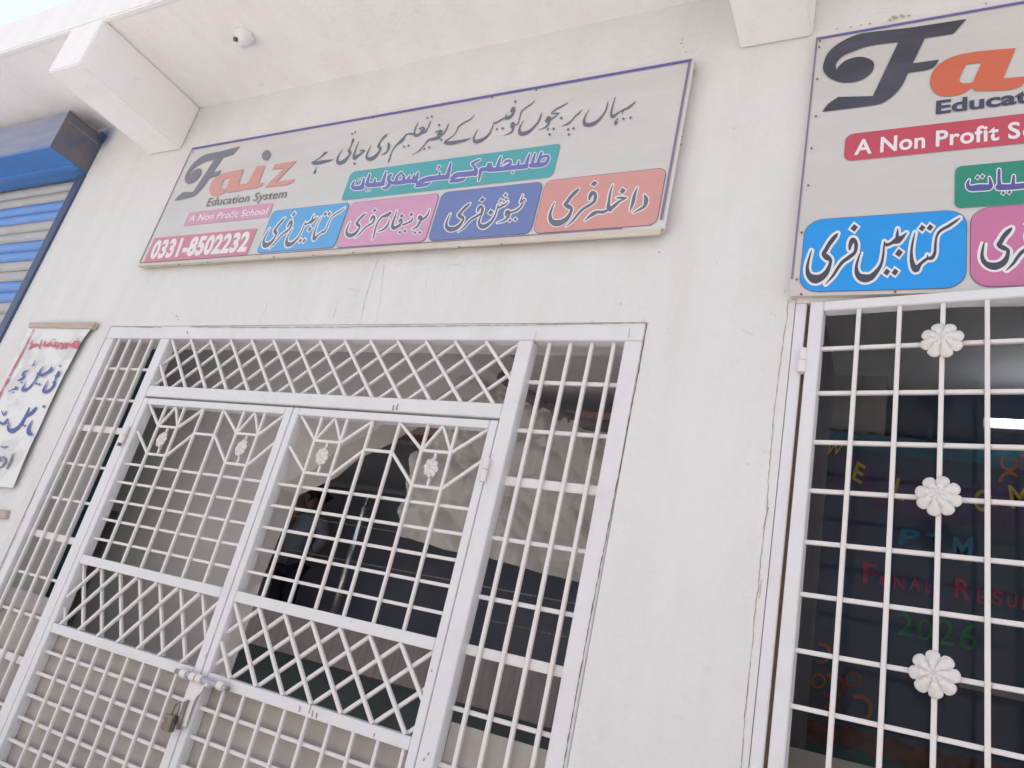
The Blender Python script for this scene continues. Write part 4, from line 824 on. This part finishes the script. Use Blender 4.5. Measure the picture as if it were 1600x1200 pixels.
writing('lettering', [[(565,855,6),(525,930,20),(505,985,30),(540,990,34),(590,960,26),(630,910,24),(636,880,30),(640,860,14)], [(618,885,16),(640,870,22)], [(645,800,14),(660,810,26),(685,780,28),(684,752,16),(655,815,20),(640,860,12)],
     [(505,690,8),(470,745,18),(440,800,20),(400,870,16),(340,940,20),(285,970,34),(258,965,26),(290,900,10),(300,850,4)], [(445,780,30),(490,795,30),(540,770,24),(590,735,30),(605,705,20)],
     [(330,745,10),(290,750,14),(262,790,22),(280,810,18),(240,845,20),(205,860,10)], [(180,930,14),(190,955,24),(150,960,12),(95,990,8)], [(405,625,6),(385,680,10),(370,690,8),(400,665,10)]],
    [(700,688,24),(425,895,28),(462,905,28),(250,880,22),(150,1000,18)], Z5, YO2, M['i_pblue'], ps, 'first blue Urdu line of the notice')
writing('lettering', [[(195,630,8),(168,690,16),(125,755,18),(75,785,28),(52,765,16),(60,725,6)], [(168,690,14),(205,668,20),(238,632,16)], [(215,715,6),(190,765,16),(192,800,28),(210,808,14)], [(-10,722,12),(20,738,16),(50,705,10)], [(10,650,6),(25,680,10),(40,655,8)]],
    [(155,745,14),(168,752,14),(292,622,20)], ZP, YO2, M['i_pblue'], ps, 'second blue Urdu line of the notice')
writing('lettering', [[(88,935,6),(70,985,14),(45,1038,10)], [(20,960,14),(35,985,16),(15,1020,12),(-5,1032,8)], [(-10,960,20),(5,985,14)], [(5,888,8),(25,895,12),(45,888,8)]], [], ZP, YO2, M['i_pgrey'], ps, 'dark Urdu word near the bottom of the notice')
wb = thing('wooden_cleat', 'short wooden cleat nailed to the wall below the notice', 'wood strip', tuple(P(0, 803)))
put('cleat', MB().prism([P(*c, -.016) for c in [(-40, 795), (10.5, 797), (7.5, 810), (-44, 806)]], .0155), M['strip'], wb, bevel=.001)

# ------------------------------------------------------------------ roller shutter
rs = thing('roller_shutter', 'blue and grey striped roller shutter with a blue hood at the far left', 'shutter', (-5, 0, 0))
X_ = -3.875
hood = put('hood', box(-6.5, X_-.002, -.206, .03, 3.376, 3.592), M['box_f'], rs, bevel=.002)
put('hood_underside', box(-6.5, X_-.002, -.205, .03, 3.366, 3.3755), M['box_b'], hood)
put('hood_lip', box(-6.5, X_-.004, -.075, -.045, 3.350, 3.3655), M['box_b'], hood)
put('hood_end', MB().prism([(X_-.0015, -.209, 3.368), (X_-.0015, -.209, 3.600), (X_+.003, -.209, 3.600), (X_+.003, -.209, 3.368)], .209), M['box_g'], hood)
put('end_flange', box(X_+.0032, X_+.012, -.206, -.001, 3.592, 3.602), M['steeldull'], hood)
put('end_fold', box(X_+.0032, X_+.007, -.19, -.02, 3.54, 3.5435), M['box_f'], hood)
put('end_bracket', box(X_-.004, X_+.016, -.035, -.001, 3.57, 3.612), M['rail_b'], hood)
put('guide_rail', box(-3.925, -3.862, -.012, .05, .06, 3.349), M['rail_b'], rs, bevel=.002)
put('guide_lip', box(-3.985, -3.9255, .018, .05, .06, 3.349), M['rail_b'], rs)
def slat(m):
    mb = MB(); n = 8; h = .0625
    pr = [(0, .0), (.06, .0)]+[(.06+.88*k/n, -.016*math.sin(math.pi*k/n)**.7) for k in range(1, n)]+[(.94, 0), (1, .004)]
    for (t0, y0), (t1, y1) in zip(pr, pr[1:]): mb.quad((-6.4, y0, t0*h), (-3.93, y0, t0*h), (-3.93, y1, t1*h), (-6.4, y1, t1*h))
    return mb.mesh('slat', m)
sb, sw = slat(M['shut_b']), slat(M['shut_w'])
z = 3.365-.0625; k = 0
pat = 'wwbbwwbbwwbbwwbb'
while z > .1:
    link('slat', sb if pat[k % 16] == 'b' else sw, rs, Matrix.Translation((0, .04, z))); z -= .0625; k += 1

# ------------------------------------------------------------------ dome camera under the canopy
dq = C0+ray(383, 55)*((ZS-EYE)/ray(383, 55)[2])
dc = thing('dome_camera', 'small white dome camera fixed to the underside of the canopy', 'camera', tuple(dq))
m = MB(); n = 24; prof = [(.042, 0), (.042, .010), (.036, .016), (.034, .028), (.028, .042), (.016, .051), (0.001, .054)]
for r, h in prof: m.v += [(dq.x+r*math.cos(2*math.pi*k/n), dq.y+r*math.sin(2*math.pi*k/n), ZS-.001-h) for k in range(n)]
for i in range(len(prof)-1):
    for k in range(n): j = (k+1) % n; m.f.append((i*n+k, i*n+j, (i+1)*n+j, (i+1)*n+k))
put('housing', m, M['dome'], dc, smooth=True)
lp = Vector((dq.x-.006, dq.y-.022, ZS-.045)); put('lens', MB().tube(lp, lp+Vector((-.002, -.008, -.006)), .010, 16), M['lens'], dc)

# ------------------------------------------------------------------ classroom seen through the window
YF = 3.19
struct('classroom_column', box(P(1310, 617, 3.0).x-.3, P(1385, 617, 3.0).x, 3.0, 3.188, .121, ZS-.001), M['col'])
bd = thing('display_board', 'dark classroom display board decorated for PTM Final Result 2026', 'board', (.3, 2.95, 1))
YD = 2.95
def bp(pts, m, nm, par=bd, Y=YD, dy=.0): mb = MB(); mb.poly([P(*p, Y) for p in pts]); return put(nm, mb, m, par)
put('board_panel', MB().prism([P(*p, YD+.01) for p in [(1270, 672), (1305, 676), (1700, 724), (1700, 1260), (1200, 1190)]], .03), M['bd_dark'], bd)
random.seed(9)
top = [(1265, 666)]+[(1265+12*k, 668+1.25*k*.98+random.uniform(-3, 3)) for k in range(1, 36)]; bot = [(1265+12*k, 694+1.55*k+random.uniform(-4, 4)) for k in range(36, -1, -1)]
shape('blue_border', top+bot, lambda x, y: (x, y), YD-.001, M['bd_blue'], bd)
shape('paper_lamp', [(1446, 697), (1449, 684), (1453, 663), (1457, 680), (1460, 690), (1458, 697)], lambda x, y: (x, y), YD-.001, M['bd_blue'], bd)
pen = [((1309, 700), (1322, 712), (1312, 775), (1296, 755)), ((1322, 704), (1376, 730), (1358, 780), (1312, 760)), ((1380, 732), (1437, 748), (1428, 815), (1360, 795)), ((1440, 746), (1500, 752), (1492, 828), (1432, 815)), ((1504, 752), (1566, 756), (1562, 832), (1500, 820)), ((1570, 756), (1640, 760), (1640, 840), (1568, 830))]
for i, (a, b, c, d) in enumerate(pen):
    mid = ((c[0]+d[0])/2, (c[1]+d[1])/2-12); bp([a, b, c, mid, d], M['bd_purp'], 'pennant', Y=YD-.004-.001*(i % 2))
YL = YD-.008
text('W', (1288, 708), (1312, 712), (1295, 690), YL, M['bd_yel'], bd, bold=.018)
text('E', (1331, 748), (1345, 757), (1339, 720), YL, M['bd_yel'], bd, bold=.018)
text('E', (1331, 748), (1345, 757), (1339, 720), YL, M['bd_yel'], bd, bold=.018) if False else None
text('L', (1393, 778), (1412, 783), (1401, 747), YL, M['bd_yel'], bd, bold=.018)
text('C', (1455, 795), (1478, 798), (1458, 765), YL, M['bd_yel'], bd, bold=.018)
text('O', (1521, 798), (1549, 800), (1523, 764), YL, M['bd_yel'], bd, bold=.018)
text('M', (1580, 794), (1612, 797), (1575, 758), YL, M['bd_yel'], bd, bold=.018)
text('P', (1403, 850), (1434, 853), (1408, 826), YL, M['bd_cy'], bd, bold=.018)
text('T', (1452, 862), (1478, 864), (1447, 833), YL, M['bd_cy'], bd, bold=.018)
text('M', (1487, 876), (1518, 878), (1490, 838), YL, M['bd_cy'], bd, bold=.018)
for ch, a, b, h in (('F', (1348, 910), (1370, 914), 32), ('I', (1374, 914), (1380, 915), 16), ('N', (1396, 920), (1413, 923), 22), ('A', (1421, 921), (1438, 924), 21), ('L', (1445, 925), (1455, 928), 20), ('R', (1491, 934), (1517, 940), 33), ('E', (1526, 942), (1538, 944), 22), ('S', (1549, 943), (1566, 947), 23), ('U', (1573, 948), (1589, 951), 22), ('L', (1596, 952), (1610, 955), 22), ('T', (1616, 955), (1632, 958), 22)):
    text(ch, a, b, (a[0]+1, a[1]-h), YL, M['bd_pk'], bd, bold=.022)
text('2', (1400, 991), (1426, 996), (1402, 957), YL, M['bd_gr'], bd, bold=.0); text('0', (1432, 998), (1455, 1003), (1435, 965), YL, M['bd_gr'], bd)
text('2', (1464, 1006), (1490, 1010), (1466, 967), YL, M['bd_gr'], bd); text('6', (1498, 1012), (1526, 1017), (1502, 972), YL, M['bd_gr'], bd)
def ring_(x, y, r, m, t0=0, t1=360, wd=.3, Y=YL):
    mb = MB(); n = 22; q = []
    for k in range(n+1):
        a = math.radians(t0+(t1-t0)*k/n); q.append((P(x+r*math.cos(a), y+r*math.sin(a), Y), P(x+r*(1-wd)*math.cos(a), y+r*(1-wd)*math.sin(a), Y)))
    for a, b in zip(q, q[1:]): mb.quad(a[0], b[0], b[1], a[1])
    put('paper_ring', mb, m, bd)
for i, a in enumerate([(1577, 722, 14, M['bd_or'], -30, 210), (1577, 753, 17, M['bd_or'], 180, 330), (1601, 722, 12, M['bd_rd'], 0, 360), (1282, 1021, 17, M['bd_or'], -100, 120), (1279, 1064, 12, M['bd_or'], 0, 360), (1301, 1072, 20, M['bd_rd'], -120, 150), (1333, 1061, 13, M['bd_rd'], 0, 360), (1342, 1107, 22, M['bd_or'], -120, 110), (1300, 1112, 14, M['bd_rd'], 180, 360), (1330, 1110, 10, M['bd_brown'], 100, 260)]):
    ring_(*a[:4], a[4], a[5], Y=YL-.001*i)
shape('garland', [(1255, 1125)]+[(1255+14*k, 1119+3.6*k+random.uniform(-5, 5)) for k in range(1, 27)]+[(1255+14*k, 1146+4.4*k+random.uniform(-5, 5)) for k in range(26, -1, -1)], lambda x, y: (x, y), YD-.003, M['bd_brown'], bd)
bp([(1230, 1150), (1640, 1250), (1640, 1330), (1230, 1240)], M['bd_teal'], 'board_skirt', Y=YD-.0015)
lg = thing('cream_ledge', 'cream ledge just inside the bottom left of the barred window', 'ledge', (-.2, .8, 1))
q = [P(x, y, 1.2) for x, y in [(1215, 1163), (1250, 1171), (1420, 1212), (1500, 1232)]]
put('ledge_top', box(-.44, .9, 1.2, 1.24, 1.0, P(1300, 1183, 1.2).z), M['desk'], lg)
sh_ = thing('wall_shelf', 'narrow brown shelf strip low on the display board wall', 'shelf', (.4, 2.9, 1.5))
put('shelf_strip', MB().prism([P(*p, 2.90) for p in [(1497, 1062), (1620, 1090), (1620, 1101), (1499, 1073)]], .03), M['col'], sh_)
tl = thing('tube_light', 'lit white fluorescent tube light high on the classroom wall', 'light', tuple(P(1575, 660, 2.9)))
qa, qb = P(1547, 658.5, 2.9), P(1740, 668, 2.9)
put('tube', MB().tube(qa, qb, .019, 14), M['tube'], tl, smooth=True)
put('batten_case', box(qa.x-.03, qb.x, 2.925, 2.99, qa.z-.03, qa.z+.03), M['roomL'], tl)
